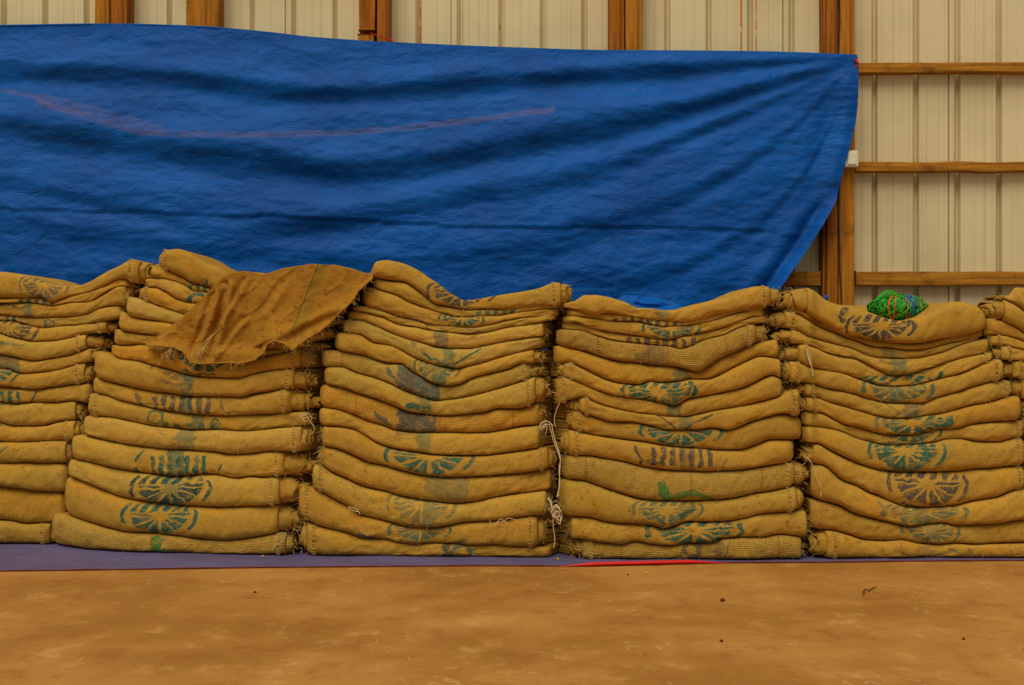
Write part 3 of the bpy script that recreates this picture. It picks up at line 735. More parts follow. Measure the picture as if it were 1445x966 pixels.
                inner[..., 2] = R[..., 2] + np.clip(zc0 - R[..., 2], -.003, .003)
                W = np.stack([np.broadcast_to((x0 / mp + CX) + dxx / mp, PY_.shape), np.broadcast_to(th[None] * 14 + i * 50 + k * 17, PY_.shape)], -1)
                full = np.concatenate([R, inner[::-1]], 0); Wf = np.concatenate([W, W[::-1]], 0)
                if side > 0: full, Wf = full[::-1], Wf[::-1]
                rl.grid(full, {'weave': Wf, 'print': Wf})
            rl.build('rolled_end', plain_mat(spec.get('tint', TAN), coarse, .6, .88), root, origin=org)
        if 'f' in typ or Lr > 0 or 'h' in typ:
            cnt = {'f': 46}.get(typ.replace('h', '').replace('p', ''), 12 if Lr == 0 else 18)
            if spec.get('fray'): cnt = int(cnt * spec['fray'])
            for _ in range(cnt):
                ph = rng.uniform(-1.3, 1.5)
                off = rng.uniform(0, max(Lr, 2)) * mp * side
                p = (x0 + off * .9 - side * rng.uniform(0, 4) * mp, D0 - a0 * math.cos(ph) * rng.uniform(.7, 1.0) + .002, max(.008, zc0 + H0 * .95 * math.sin(ph)))
                dd = (side * rng.uniform(.3, 1.4), -rng.uniform(-.2, .8), rng.normal(0, .7))
                hair(fr, p, dd, rng.uniform(.008, .034 if 'f' in typ else .022), rng.uniform(.00045, .0009), 1.1)
    # loose fuzz on the cloth surface
    for _ in range(int((xr - xl) / 9)):
        k = rng.integers(2, n - 2); j = nb + rng.integers(4, 19); p = P[k, j]
        hair(fr, p + np.array([0, -.0006, 0]), (rng.normal(0, 1), -.25, rng.normal(0, .8)), rng.uniform(.004, .014), .00042, 1.0, 4)
    if fr.n: fr.build('frayed_threads', M_fibre, root, origin=org)['kind'] = 'stuff'
    return root

def W(cx, cy, rx, ry=None, *a): return ('W', cx, cy, rx, ry or rx) + a
def B(x0, x1, per, y0, y1, *a): return ('B', x0, x1, per, y0, y1) + a
def Cc(x0, x1, *a): return ('C', x0, x1) + a
def Ln(x0, y0, x1, y1, w, *a): return ('L', x0, y0, x1, y1, w) + a
def Rg(cx, cy, r, w, *a): return ('R', cx, cy, r, w) + a
# every stack: list of (x_left, x_right, lower crease, details, what the sack shows), topmost first
S1_top = [(-160,392),(0,383),(22,385),(50,391),(75,400),(97,403),(107,403),(129,397),(149,386),(169,376),(191,366),(199,369)]
S1 = [
 (-150,199,[(-150,424),(0,421),(32,421),(62,420),(75,427),(90,422),(110,416),(130,412),(150,404),(174,394),(200,402)], dict(r='h',rr=22,prints=[W(68,402,34,24,.75,'blue')]), 'its right end raised in a curl'),
 (-148,184,[(0,428),(40,427),(78,431),(100,427),(124,426),(150,414),(175,403),(195,412)], dict(r='f',prints=[B(30,78,11,421,432)]), 'thin with teal dashes'),
 (-150,180,[(0,443),(25,446),(62,448),(100,447),(124,443),(149,433),(170,431),(180,432)], dict(r='f',rr=8,prints=[Cc(36,50),Ln(5,425,30,434,3)]), 'with a faint teal band'),
 (-152,172,[(0,453),(20,453),(32,457),(62,462),(87,460),(112,458),(149,453),(172,448)], dict(r='f',rr=6,prints=[B(8,28,10,447,455),Rg(72,456,6,3,.8),Ln(30,455,42,458,3)]), 'with small teal dots'),
 (-148,151,[(0,470),(15,475),(32,479),(50,482),(75,481),(99,477),(124,471),(150,469),(168,468)], dict(r='h',rr=24,ink='grey',prints=[W(14,462,44,26)]), 'with a purple-grey wheel stencil'),
 (-152,123,[(0,499),(20,503),(50,509),(75,505),(99,501),(119,494),(139,490),(160,491)], dict(r='hr',rr=38,prints=[Ln(-10,476,12,482,3,.7),Ln(8,484,40,484,3,.5)]), 'with a thick double-hemmed right end'),
 (-150,130,[(0,519),(15,521),(32,527),(62,525),(87,521),(112,514),(139,509),(155,509)], dict(r='r',rr=27,prints=[Cc(-5,33,.65,'blue')]), 'with a broad grey-blue patch'),
 (-153,122,[(0,545),(25,547),(50,549),(75,546),(104,542),(129,540),(137,541)], dict(r='h',rr=18,prints=[W(-4,520,36,24)]), 'with half a teal wheel at the frame edge'),
 (-150,128,[(0,567),(25,569),(50,567),(75,567),(107,566),(128,570)], dict(r='f',prints=[B(-8,36,11.5,549,568),Ln(54,550,47,565,3)]), 'with teal bars'),
 (-152,108,[(0,596),(25,601),(45,601),(65,600),(84,595),(112,592),(128,591)], dict(r='f',rr=18,prints=[Ln(-5,575,8,569,3)],dirt=.7), 'plain with a frayed right end'),
 (-155,108,[(0,623),(37,623),(75,621),(107,620),(120,619)], dict(r='h',rr=13,prints=[Ln(-2,597,5,600,3)]), 'plain above the one with a thin teal stroke'),
 (-155,97,[(0,652),(25,652),(45,651),(65,652),(100,652)], dict(r='f',rr=13,prints=[Ln(19,626,2,641,2.2)],dirt=.8), 'with a thin slanting teal stroke'),
 (-157,97,[(0,685),(25,687),(55,692),(82,693),(97,694)], dict(r='p'), 'plain and smooth'),
 (-157,92,[(0,733),(17,734),(37,738),(70,737),(92,740)], dict(r='p',tint=OCHRE), 'thick and plain'),
 (-155,73,[(0,767),(75,768)], dict(r='h',rr=18), 'plain, lying on the ground sheet'),
]
S2_top = [(228,358),(240,352),(252,351),(269,356),(284,365),(297,372),(314,377),(327,386),(350,400),(400,402),(440,396),(485,392)]
S2 = [
 (228,486,[(230,377),(245,385),(260,392),(274,400),(289,403),(330,418),(400,420),(440,412),(486,404)], dict(l='h',dy=.0,prints=[Ln(297,396,296,402,4)]), 'its rounded left end curled up high'),
 (213,486,[(210,393),(227,393),(245,396),(264,403),(275,411),(289,412),(330,431),(400,434),(440,426),(486,417)], dict(rr=10,prints=[B(268,296,10,402,413)]), 'with two teal squares near the draped edge'),
 (204,482,[(205,406),(220,406),(235,412),(252,422),(270,427),(280,428),(330,446),(400,450),(440,440),(482,430)], dict(rr=10,tint=PALE,prints=[Rg(282,426,11,6)]), 'pale with a teal arc near the draped edge'),
 (200,478,[(200,421),(205,423),(225,431),(245,438),(262,443),(330,460),(400,464),(440,455),(478,443)], dict(l='h',rr=10,tint=OCHRE), 'ochre with a fuzzy left end'),
 (179,470,[(180,441),(185,446),(202,450),(222,453),(240,456),(330,474),(400,478),(440,470),(470,458)], dict(rr=14,tint=PALE), 'pale and blank, tapering to the left'),
 (169,458,[(169,464),(180,468),(195,470),(220,473),(330,489),(400,492),(440,482),(470,472)], dict(rr=18), 'darker with a gathered left end'),
 (161,428,[(161,486),(175,487),(205,486),(250,490),(300,500),(345,508),(369,504),(394,499),(424,491)], dict(r='f',rr=34), 'short, just above the lower tip of the cloth'),
 (156,424,[(158,499),(170,506),(195,509),(220,516),(240,521),(260,527),(282,531),(309,533),(337,534),(357,528),(382,523),(406,521),(424,518)], dict(r='hf',rr=22,fray=1.8,tint=OCHRE,ink='deep',prints=[W(292,498,48,32)]), 'with a teal wheel just under the cloth'),
 (137,416,[(137,532),(152,537),(175,543),(195,548),(220,552),(245,555),(270,559),(294,559),(319,559),(339,560),(359,555),(382,552),(406,548),(424,551)], dict(r='h',rr=30,prints=[W(262,510,48,34,.55,'grey'),Cc(260,278,.6)]), 'thick with a faint grey arc'),
 (131,411,[(132,554),(150,557),(170,564),(199,571),(235,579),(274,583.5),(315,586),(346,585),(384,583.5),(412,581)], dict(r='h',rr=38,prints=[B(218,302,12.5,555,582,.85,'grey'),Cc(256,275,.6),Ln(196,553,202,570,5,.7,'grey'),Ln(314,565,318,579,3.5,.6,'grey')]), 'with a row of grey bars'),
 (130,436,[(133,586),(157,588),(191,595),(218,601),(246,604),(274,607),(310,606),(343,608),(371,606),(398,603),(426,601)], dict(l='h',r='f',fray=1.2,ink='deep',prints=[B(230,312,17,594,606,.8),Cc(272,290,.6),Rg(222,588,10,3.5,.8),Rg(306,595,6,4,.8)]), 'thin with broken teal spots'),
 (120,427,[(121,613),(149,619.5),(177,625),(205,629),(246,633),(274,634),(301,636),(329,640),(357,639),(384,636),(427,636)], dict(r='h',rr=16,tint=PALE,prints=[Cc(254,278,.5),Ln(248,617,280,616,3,.6),Ln(226,603,242,611,2.5,.4)]), 'blank but for a faint teal smear'),
 (104,402,[(106,647),(130,651),(157,658),(191,664),(218,668),(252,671),(274,669),(301,668),(337,673.5),(357,671),(373,672),(403,671)], dict(r='h',rr=44,prints=[B(217,296,12,638,672),Cc(240,266,.7),Ln(206,632,197,645,4),Ln(196,658,198,664,5),Ln(316,652,310,664,3)]), 'with dense teal bars and a knotted right end'),
 (98,396,[(99,671),(121,678),(149,690),(177,700),(205,705),(238,709.5),(274,712),(307,714),(343,713),(371,712),(396,711)], dict(r='h',rr=42,ink='dark',prints=[W(246,684,58,34),Cc(236,262,.4,'teal')]), 'with a bold dark teal wheel'),
 (94,394,[(95,723),(108,729),(130,736),(157,744),(185,750),(218,751),(246,754),(274,758),(310,761),(343,759),(368,755),(393,751)], dict(r='f',rr=40,fray=1.4,prints=[W(230,724,54,32)]), 'with a clear teal wheel above the coarse bottom sack'),
 (79,404,[(80,772),(135,776),(205,780),(260,781),(329,783),(404,783.3)], dict(r='h',rr=16,coarse=.8,tint=PALE,ink='green',prints=[Ln(224,759,226,776,14),Ln(224,774,250,777,6),Ln(222,762,232,760,5)],red=[216]), 'coarse weave with a green blotch, on the ground sheet'),
]
S3_top = [(523,382),(531,369),(545,367),(565,370),(587,379),(606,391.5),(623,403),(639,415),(656,423),(675,421),(703,416),(731,412),(758,407),(786,398),(792,398)]
S3 = [
 (522,790,[(524,391),(551,396),(570,398),(587,408),(603,420.5),(614,429),(634,433),(656,437),(689,436),(717,436),(744.5,434),(790,432)], dict(r='h',rr=17,ink='grey',prints=[W(652,410,50,26)]), 'its rounded left end rising against the tarpaulin'),
 (524,789,[(524,405),(540,411),(560,417),(578,426),(606,436),(628,443),(650,447),(675,446),(703,445),(731,441),(758,437),(790,434)], dict(r='f',minh=9,prints=[B(672,732,12,437,444)]), 'thin with teal marks on its right half'),
 (513,788,[(515,432),(531,436),(545,440),(565,447),(587,452),(612,459),(634,461),(661,462),(689,459),(717,452),(744,448),(786,446)], dict(r='p',minh=9,ink='deep',prints=[W(652,449,34,14)]), 'with deep teal streaks in its dip'),
 (498,784,[(497,438.6),(517,441),(540,447),(565,458),(587,461),(606,466),(634,469),(661,471),(689,468),(717,462),(753,457),(783,450)], dict(r='p',minh=9,ink='grey',prints=[Ln(600,456,606,464,3,.7),Ln(625,460,680,466,4,.4,'blue')]), 'thin with purplish marks'),
 (491,768,[(492.6,451),(509,452),(529,459),(551,469),(573,477),(595,483),(617,490),(639,492),(661,492),(684,488),(706,483),(731,479),(767,474.6)], dict(r='f',tint=PALE,prints=[Cc(613,633,.6,'blue')]), 'with a single grey-green square'),
 (487,767,[(487,469),(509,472),(529,483),(551,487),(567,494),(584,504),(600.5,510.5),(623,516),(645,520),(661,516),(684,510.5),(706,504),(728,498),(758,491),(772,487)], dict(l='h',tint=PALE,prints=[Ln(599,497,633,515,5),Ln(643,511,678,491,3),Cc(626,643,.6),Ln(583,480,591,490,3,.6)]), 'with teal strokes meeting in a V'),
 (475,752,[(476,494),(495,497),(515,501),(534,508),(551,512),(567,513),(581,523),(595,531),(612,541),(631,544),(650,541),(667,533),(689,527),(717,520),(739,512),(758,513)], dict(r='p',rr=19,prints=[W(618,515,34,22,.8),Cc(610,631,.6)]), 'with a smudged teal wheel and narrow band'),
 (455,748,[(455,517.5),(481.5,517.5),(504,526),(529,533),(551,541),(573,551),(595,559),(617,564.5),(639,563),(661,559),(689,552),(717,544),(739,537),(753,531)], dict(r='h',rr=22,coarse=.55,tint=PALE,ink='blue',prints=[Cc(562,622,.85),Ln(548,517,562,536,5,.8)],red=[483,581]), 'coarse weave with a wide grey-blue patch'),
 (459,754,[(459,542),(484,546.5),(509,555),(534,563),(556,571),(578,580),(603,584),(628,586),(656,584),(681,581),(706,575.6),(731,575.6),(755.6,569)], dict(r='h',rr=22,prints=[Ln(576,569,606,577,6),Ln(588,560,606,563,6,.6),Cc(594,610,.4)]), 'with a short heavy teal dash'),
 (453,760,[(450,574),(475,576.6),(497.5,583.5),(520,593),(542,600),(558,606),(592,610),(614,610),(655,610),(683,610),(711,606),(738,601),(758,599)], dict(r='f',rr=10,coarse=.8,tint=(.52,.27,.035,1),ink='blue',prints=[Cc(562,617,.85),Ln(535,582,552,597,7,.8),Ln(531,578,534,584,5,.7)],red=[503,620,723]), 'coarse and orange with a dark smudged patch'),
 (452,762,[(450,600),(475,601.5),(500,606),(517,615),(536,626),(558,633),(586,637.5),(614,641),(650,642.5),(683,642),(711,639),(738,635),(760.5,631)], dict(r='f',fray=1.8,prints=[Cc(588,609,.5),Ln(560,608,596,611,3,.5,'grey')]), 'with pale twine looped at its right end'),
 (456,772,[(461.5,628),(481,633),(503,643),(522,651),(544.6,655.5),(567,662),(592,668),(619,671),(647,672),(675,671),(711,668),(738,666),(774,661)], dict(l='f',r='h',rr=13,prints=[W(607,638,64,34)]), 'with the clear lower half of a teal wheel'),
 (459,778,[(456,657),(475,668),(497.5,678),(517,686),(542,691.5),(564,698),(586,702.6),(614,707),(641.5,709.5),(669,707),(697,701),(724.5,696),(752,693),(777,690)], dict(r='f',lr=8,l='f',dirt=.8,prints=[Cc(600,660,.4),Ln(662,674,658,704,4,.35)]), 'brownish with a faint teal haze'),
 (445,772,[(442,687),(456,693),(475,704),(497.5,715),(511,725),(531,730),(553,736),(575,741),(597,743),(625,741),(655,736),(683,734),(711,732),(738,727.5),(771.5,725)], dict(l='h',r='f',dirt=.8,prints=[W(596,708,50,32,.55),Cc(597,616,.5)]), 'with a faded teal wheel'),
 (425,757,[(428,729),(448,740),(470,745.5),(492,750),(517,758),(544.6,759),(564,763.5),(586,767),(614,765),(641.5,766),(669,769),(697,767.6),(724.5,770),(757,770)], dict(l='h',r='h',rr=18,dirt=.6,prints=[W(594,742,46,20,.8),Ln(645,764,658,761,3),Ln(508,750,528,757,5,.9,'dark')]), 'with a small teal fan and stitched left hem'),
 (436,779,[(424,775),(437,780),(503,783),(586,785.6),(669,788),(779,787)], dict(l='h',lr=12,r='p',dirt=.8,prints=[Cc(624,636,.8,'dark'),Rg(651,784,14,6,.8)]), 'with a stencilled letter, on the ground sheet'),
]
S4_top = [(793,432),(803,426),(811.5,424),(825,416),(839,416),(861,420),(881,426),(900,434),(919.5,435),(942,437),(964,435),(980,430),(1002.5,424),(1025,419),(1047,410),(1063,404),(1074.5,403.5),(1083,404)]
S4 = [
 (794,1083,[(797.7,434),(820,439.5),(839,446),(853,442),(872,444),(894.6,448),(914,450.6),(936,453),(964,455),(983,453),(1005,445),(1033,439.5),(1061,435),(1083,431)], dict(r='h',rr=20,prints=[Cc(924,943,.5)]), 'sagging in the middle with a dull green square'),
 (802,1078,[(800,446),(839,449),(860,453),(892,453),(914,457),(936,461),(964,459),(990,456),(1013,450),(1047,440),(1078,437)], dict(r='p',minh=10,ink='grey',prints=[B(864,962,12,447,460)]), 'thin with small grey bars'),
 (797,1078,[(795,456),(811.5,455),(831,462),(853,467),(881,471),(903,474),(925,478),(942,479),(964,474),(986,470),(1014,464),(1041,455),(1063,446),(1078,448)], dict(r='p',minh=10,prints=[W(946,462,42,18)]), 'with a flattened teal wheel'),
 (796,1079,[(796,464),(820,466),(842,474),(867,481),(894.6,484),(919.5,486.6),(942,488),(961,492),(978,486.6),(997,478),(1019,473),(1041,463),(1061,457.5),(1079,455)], dict(r='p',rr=8,minh=10,ink='grey',prints=[B(883,982,13,475,489)]), 'with small dark grey blocks'),
 (787,1063,[(786.6,486.6),(806,491),(825,495),(853,504.6),(875,509.5),(900,511.5),(925,515.6),(950,517),(969,521),(983,525),(997,517),(1013.6,506),(1033,498),(1052,489),(1072,482)], dict(r='h',rr=22,coarse=1,tint=PALE,ink='grey',prints=[Cc(906,938,.45),Ln(898,500,915,496,9,.5)],red=[842,912,939,1020]), 'coarse ribbed weave with a smudged grey patch'),
 (783,1098,[(785,514),(803,511.5),(820,518),(839,528),(856,536),(875,541),(900,543),(917,538),(936,540),(958,538),(975,535),(997,535),(1011,531),(1030,521),(1052,510),(1072,503),(1099,506)], dict(r='f',tint=OCHRE,prints=[Cc(949,975,.5)]), 'blank with a dull teal square and kinked left end'),
 (796,1101,[(786.6,535),(795,532),(820,540.6),(842,550),(864,557),(889,561),(914,564),(933,568),(950,572),(969,563),(991.5,558.5),(1019,553),(1047,546),(1063,539),(1088,529.5),(1102,535)], dict(l='h',lr=10,r='f',ink='deep',prints=[W(928,552,54,26),Ln(973,538,968,555,7),Cc(938,956,.5)]), 'with a bright teal wheel in its dip'),
 (786,1103,[(791,569.6),(803,564),(822.6,560),(842,568),(872,576.5),(894.6,581),(919.5,584),(942,587),(964,587.6),(986,583.5),(1005,579),(1036,574),(1063,568),(1097,558.5),(1108,552)], dict(l='h',r='f',prints=[Cc(940,961,.65)]), 'blank with a small teal square'),
 (818,1124,[(809,578),(839,587.6),(864,594.5),(889,595),(914,599),(942,605.5),(964,606),(986,605.5),(1005,603.5),(1025,606),(1036,603.5),(1058,595),(1080,588),(1102,583),(1127,588)], dict(l='h',lr=18,r='h',ink='grey',prints=[Ln(928,585,952,602,3),Ln(965,603,1003,583,3),Cc(957,975,.5,'teal')]), 'with crossing grey arcs'),
 (808,1131,[(806,606),(825,610.5),(853,616),(881,620),(908,623),(936,628),(964,631),(991.5,632.6),(1019,634.5),(1041,634),(1063,628),(1088,620),(1131,620)], dict(l='h',lr=8,r='p',prints=[W(960,606,60,28)]), 'with a spiky teal half wheel'),
 (803,1120,[(796,641),(825,642),(853,646),(881,651),(908,657.5),(936,662),(964,664),(991.5,665),(1019,664),(1047,662),(1074.5,657.5),(1120,650.6)], dict(l='h',lr=10,r='p',ink='grey',prints=[B(917,1006,13.2,628,657),Ln(896,628,904,655,4),Ln(1024,645,1018,657,4,.5),Cc(957,980,.5),Ln(910,651,930,652,4)]), 'with tall grey bars'),
 (795,1118,[(795,675.5),(820,677),(842,684),(864,692),(886,699),(908,704),(936,706),(964,706),(1005,705),(1036,702),(1063,696),(1091,692),(1119,685)], dict(r='h',rr=24,coarse=.75,tint=PALE,ink='green',prints=[Ln(931,679,944,704,13),Ln(940,698,975,689,10),Ln(975,688,1004,702,7)],red=[825,972,1072]), 'coarse weave with a bright green blotch'),
 (791,1120,[(792,727),(806,728),(831,729.5),(853,735),(875,737),(900,738),(919.5,740.6),(936,745),(950,742),(969,735.6),(991.5,736),(1019,735),(1047,731),(1074.5,724),(1120,720)], dict(r='h',rr=14,dirt=.9,prints=[W(940,714,52,24,.7),Ln(944,728,978,715,5),Ln(920,724,938,732,4)]), 'brown-stained with scattered teal strokes'),
 (804,1138,[(800,758.5),(825,761),(853,765.5),(875,767),(894.6,763),(919.5,767),(942,769.6),(969,765.5),(1000,765),(1019,759),(1047,757.7),(1074.5,757),(1099,753),(1138,757)], dict(l='f',r='f',dirt=1,prints=[W(978,746,70,30)]), 'stained with a spreading teal wheel'),
 (824,1131,[(811,790),(881,792),(991,793),(1102,792),(1138,789)], dict(l='h',lr=22,r='f',coarse=1,tint=PALE,ink='grey',prints=[Rg(975,774,11,7,.8),Cc(981,988,.7),Cc(1005,1020,.5),Ln(1028,760,1020,786,3,.6)],red=[875,1012,1095]), 'coarse weave with a grey ring, at the red edging'),
]
S5_top = [(1138,405),(1148,410),(1163,422),(1181,429),(1206,434),(1226.5,440.6),(1244,447),(1267,452),(1295,447),(1312,438),(1327.5,429),(1345,425),(1365,428),(1378,434),(1393,450)]
S5 = [
 (1137,1392,[(1132,440.6),(1151,453),(1168,462),(1186,471),(1206,475.5),(1231.5,480.5),(1257,483.5),(1282,485),(1307,482),(1332.6,477),(1358,473.5),(1383,466),(1392,456)], dict(l='p',lr=34,r='p',ink='char',back=[(1175,424),(1195,428),(1260,430),(1330,428),(1375,428)],prints=[W(1237,457,50,25),Ln(1184,437,1189,431,8),Ln(1180,443,1184,448,7),Ln(1280,446,1276,456,6)]), 'crisp charcoal wheel stencil, under the green twine ball'),
 (1122,1388,[(1128,444),(1156,461),(1181,471),(1206,480),(1231.5,488.6),(1257,491),(1277,493.6),(1295,493.6),(1320,488.6),(1345,482),(1370.5,479),(1388,473)], dict(lr=14,minh=9,r='p',tint=BROWN), 'thin and blank with a scrunched left end'),
 (1108,1384,[(1095,461),(1120,464.6),(1140,475),(1156,480),(1181,487),(1201,492),(1221.5,501),(1242,505),(1272,506),(1295,505),(1315,501),(1332.6,496),(1353,487),(1370.5,481)], dict(l='h',lr=26,r='p',prints=[Cc(1242,1262,.45)]), 'with a faint green square'),
 (1116,1395,[(1115,485),(1130.5,485),(1146,488.6),(1166,497.5),(1186,502.5),(1206,506),(1221.5,514),(1242,524),(1257,529.5),(1277,528.5),(1297,523),(1320,516),(1345,507.6),(1370.5,501),(1393,497.5)], dict(lr=26,r='p',prints=[Ln(1240,508,1262,514,6,.6,'grey'),Cc(1254,1276,.5),Ln(1262,513,1278,507,3,.6,'grey')]), 'with grey and teal smears across its dip'),
 (1126,1398,[(1125.5,511),(1146,519),(1168,523),(1189,526.5),(1206,533),(1224,539),(1242,544),(1262,545),(1282,544),(1307,539),(1327.5,533),(1345,529),(1370.5,520),(1391,510)], dict(l='h',lr=24,r='h',prints=[W(1268,540,60,20),Ln(1325,526,1323,532,7)]), 'with a pale loop of twine over its left end'),
 (1114,1409,[(1108,540),(1130.5,539),(1148,542),(1168,548),(1189,552),(1209,557),(1226.5,563),(1252,568),(1272,569),(1295,569),(1320,560.6),(1345,554),(1370.5,545.5),(1398,538),(1408,537)], dict(l='h',lr=10,r='h',prints=[W(1264,546,52,24,.8),Cc(1252,1272,.6)]), 'with a dark hollow left end and worn teal wheel'),
 (1136,1424,[(1128,559),(1151,560.6),(1171,568),(1194,574.5),(1216,581),(1237,587),(1257,590),(1282,590),(1302,586),(1320,584),(1345,578),(1370.5,571),(1396,566),(1421,559)], dict(l='h',lr=24,r='h',prints=[Cc(1272,1294,.6,'blue'),Rg(1276,555,28,3,.5)]), 'with a grey-green square and faint arc'),
 (1138,1437,[(1133,579.5),(1156,582),(1176,592),(1191,598.5),(1206,601.5),(1231.5,609),(1257,613),(1282,613),(1302,609),(1322.5,605),(1348,604),(1365,599),(1383,596),(1434,592.6)], dict(l='h',lr=10,r='p',prints=[W(1284,594,56,20),Ln(1335,588,1329,597,7)]), 'with a flattened teal wheel ending in a block'),
 (1134,1441,[(1133,600),(1151,601.5),(1168,604),(1186,608),(1206,616.6),(1226.5,623),(1247,627),(1272,627.5),(1295,625.5),(1315,623.5),(1332.6,619),(1353,618),(1375.5,621.7),(1403,623),(1426,618)], dict(l='p',r='h',prints=[W(1280,607,48,20),Cc(1282,1302,.5)]), 'thin with a dark teal half wheel'),
 (1135,1440,[(1133,624),(1151,625.5),(1168,634),(1186,643),(1206,652),(1224,658),(1244,663),(1269,665),(1295,665),(1320,664.6),(1345,664),(1370.5,661),(1396,659.6),(1434,656)], dict(l='p',r='h',rr=6,prints=[W(1274,634,56,33),Rg(1274,634,28,8,.8)]), 'with the largest solid teal wheel'),
 (1146,1441,[(1146,653),(1161,656),(1173.5,666),(1186,676),(1206,683.6),(1221.5,692),(1239,699),(1257,707.6),(1277,714),(1295,715),(1320,714),(1345,712.6),(1370.5,706),(1401,701),(1428.6,691),(1445,688)], dict(lr=16,r='h',rr=6,ink='grey',prints=[W(1304,678,58,40)]), 'with a purple-grey wheel'),
 (1145,1452,[(1146,702),(1161,706),(1181,711),(1201,721.5),(1221.5,728),(1242,733),(1262,738),(1282,741.7),(1307,738),(1327.5,736.6),(1348,740),(1373,739),(1396,738),(1428.6,733),(1450,731)], dict(l='p',r='p',prints=[W(1300,718,62,20,.7),Cc(1285,1308,.5),Ln(1236,702,1241,711,4,.5)]), 'crumpled with blotchy teal marks'),
 (1144,1458,[(1143,745.5),(1168,746.7),(1194,753),(1219,760.6),(1244,762),(1269,760.6),(1295,765.6),(1320,767),(1345,765.6),(1370.5,767),(1403,765.6),(1450,764)], dict(l='p',r='p',dirt=.9,prints=[W(1310,744,42,22,.7),Cc(1304,1322,.4)]), 'brown-stained with a pale teal fan'),
 (1163,1460,[(1150,784),(1181,786),(1231.5,787.4),(1307,787.4),(1408,787),(1460,787)], dict(l='h',lr=22,r='p',dirt=.9,prints=[Ln(1335,772,1350,778,3,.5),Ln(1362,770,1366,778,4,.5),Ln(1310,776,1330,782,3,.4),Cc(1290,1310,.25)]), 'with its spiral left end open, on the ground sheet'),
]
S6_top = [(1413,425),(1420,419),(1433,405),(1445,412),(1500,434),(1560,452),(1620,450),(1700,432),(1760,424)]
S6 = [
 (1416,1740,[(1416,423),(1432,431),(1445,442),(1500,462),(1560,474),(1640,470),(1740,446)], dict(l='p',lr=8,gl=85), 'its left corner raised to a peak'),
 (1414,1742,[(1401,449),(1415,454),(1432,462),(1445,470),(1500,486),(1560,496),(1640,492),(1740,470)], dict(l='p',lr=28,gl=60), 'with a long fanned-out left end'),
 (1391,1742,[(1389,478),(1397,473),(1413,473),(1428,476),(1445,482),(1500,500),(1560,510),(1740,486)], dict(l='p',minh=12), 'with a smooth blunt left end'),
 (1398,1745,[(1395,487),(1415,488),(1434,492),(1445,494.6),(1500,514),(1560,524),(1740,500)], dict(l='h',lr=5), 'thin with a dark hollow left end'),
 (1411,1748,[(1399,509),(1421,508),(1445,510.5),(1500,528),(1560,538),(1740,514)], dict(l='h',lr=14), 'with a stitched and rolled left end'),
 (1427,1752,[(1415,535),(1428,533),(1445,533),(1500,550),(1560,558),(1740,536)], dict(l='h',lr=25), 'with a round spiral left end'),
 (1440,1756,[(1430,562),(1445,563.5),(1500,578),(1560,586),(1740,566)], dict(l='h',lr=20), 'with a spiral end at the frame edge'),
 (1446,1760,[(1440,582),(1500,596),(1560,604),(1740,590)], dict(lr=9,minh=10), 'its frayed tip just showing, upper of two'),
 (1449,1762,[(1440,603),(1500,618),(1560,626),(1740,612)], dict(lr=9), 'its frayed tip just showing, lower of two'),
 (1455,1764,[(1445,630),(1500,644),(1560,652),(1740,640)], dict(lr=8), 'just beyond the frame edge'),
 (1458,1766,[(1445,664),(1500,674),(1560,682),(1740,668)], dict(lr=6), 'plain at the frame edge'),
 (1460,1768,[(1450,700),(1560,712),(1740,702)], dict(), 'thick at the frame edge'),
 (1466,1770,[(1450,744),(1560,750),(1740,744)], dict(), 'wide at the frame edge'),
 (1468,1772,[(1450,787),(1772,786)], dict(), 'on the ground sheet at the frame edge'),
]
STACKS = [('leftmost stack', S1_top, S1), ('stack under the draped cloth', S2_top, S2), ('third stack from the left', S3_top, S3),
          ('fourth stack from the left', S4_top, S4), ('stack carrying the green ball', S5_top, S5), ('rightmost stack', S6_top, S6)]
ORD = ['topmost', 'second', 'third', 'fourth', 'fifth', 'sixth', 'seventh', 'eighth', 'ninth', 'tenth', 'eleventh', 'twelfth', 'thirteenth', 'fourteenth', 'fifteenth', 'sixteenth']
OFF = {}
_r = np.random.default_rng(5)
for S, (nm, tp, lst) in enumerate(STACKS):
    prev = 0
    for i in range(len(lst)): OFF[(S, i)] = float(np.clip(_r.normal(0, .006), -.011, .011))
def ink_words(look): return look
for S, (nm, tp, lst) in enumerate(STACKS):
    top = tp
    for i, (xl, xr, bot, spec, look) in enumerate(lst):
        o_ = 'bottom' if i == len(lst) - 1 else ORD[i]
        short = {'leftmost stack': 'leftmost stack', 'stack under the draped cloth': 'draped stack', 'third stack from the left': 'third stack',
                 'fourth stack from the left': 'fourth stack', 'stack carrying the green ball': 'fifth stack', 'rightmost stack': 'rightmost stack'}[nm]
        lab = f'{o_} sack of the {short}, {look}'
        if len(lab.split()) > 16: print('LONG LABEL', len(lab.split()), lab)
        # the crease above is the one traced for the sack on top of it
        make_sack(S, i, xl, xr, top, bot, spec, lab, f'folded jute sacks in the {nm}')
        top = bot
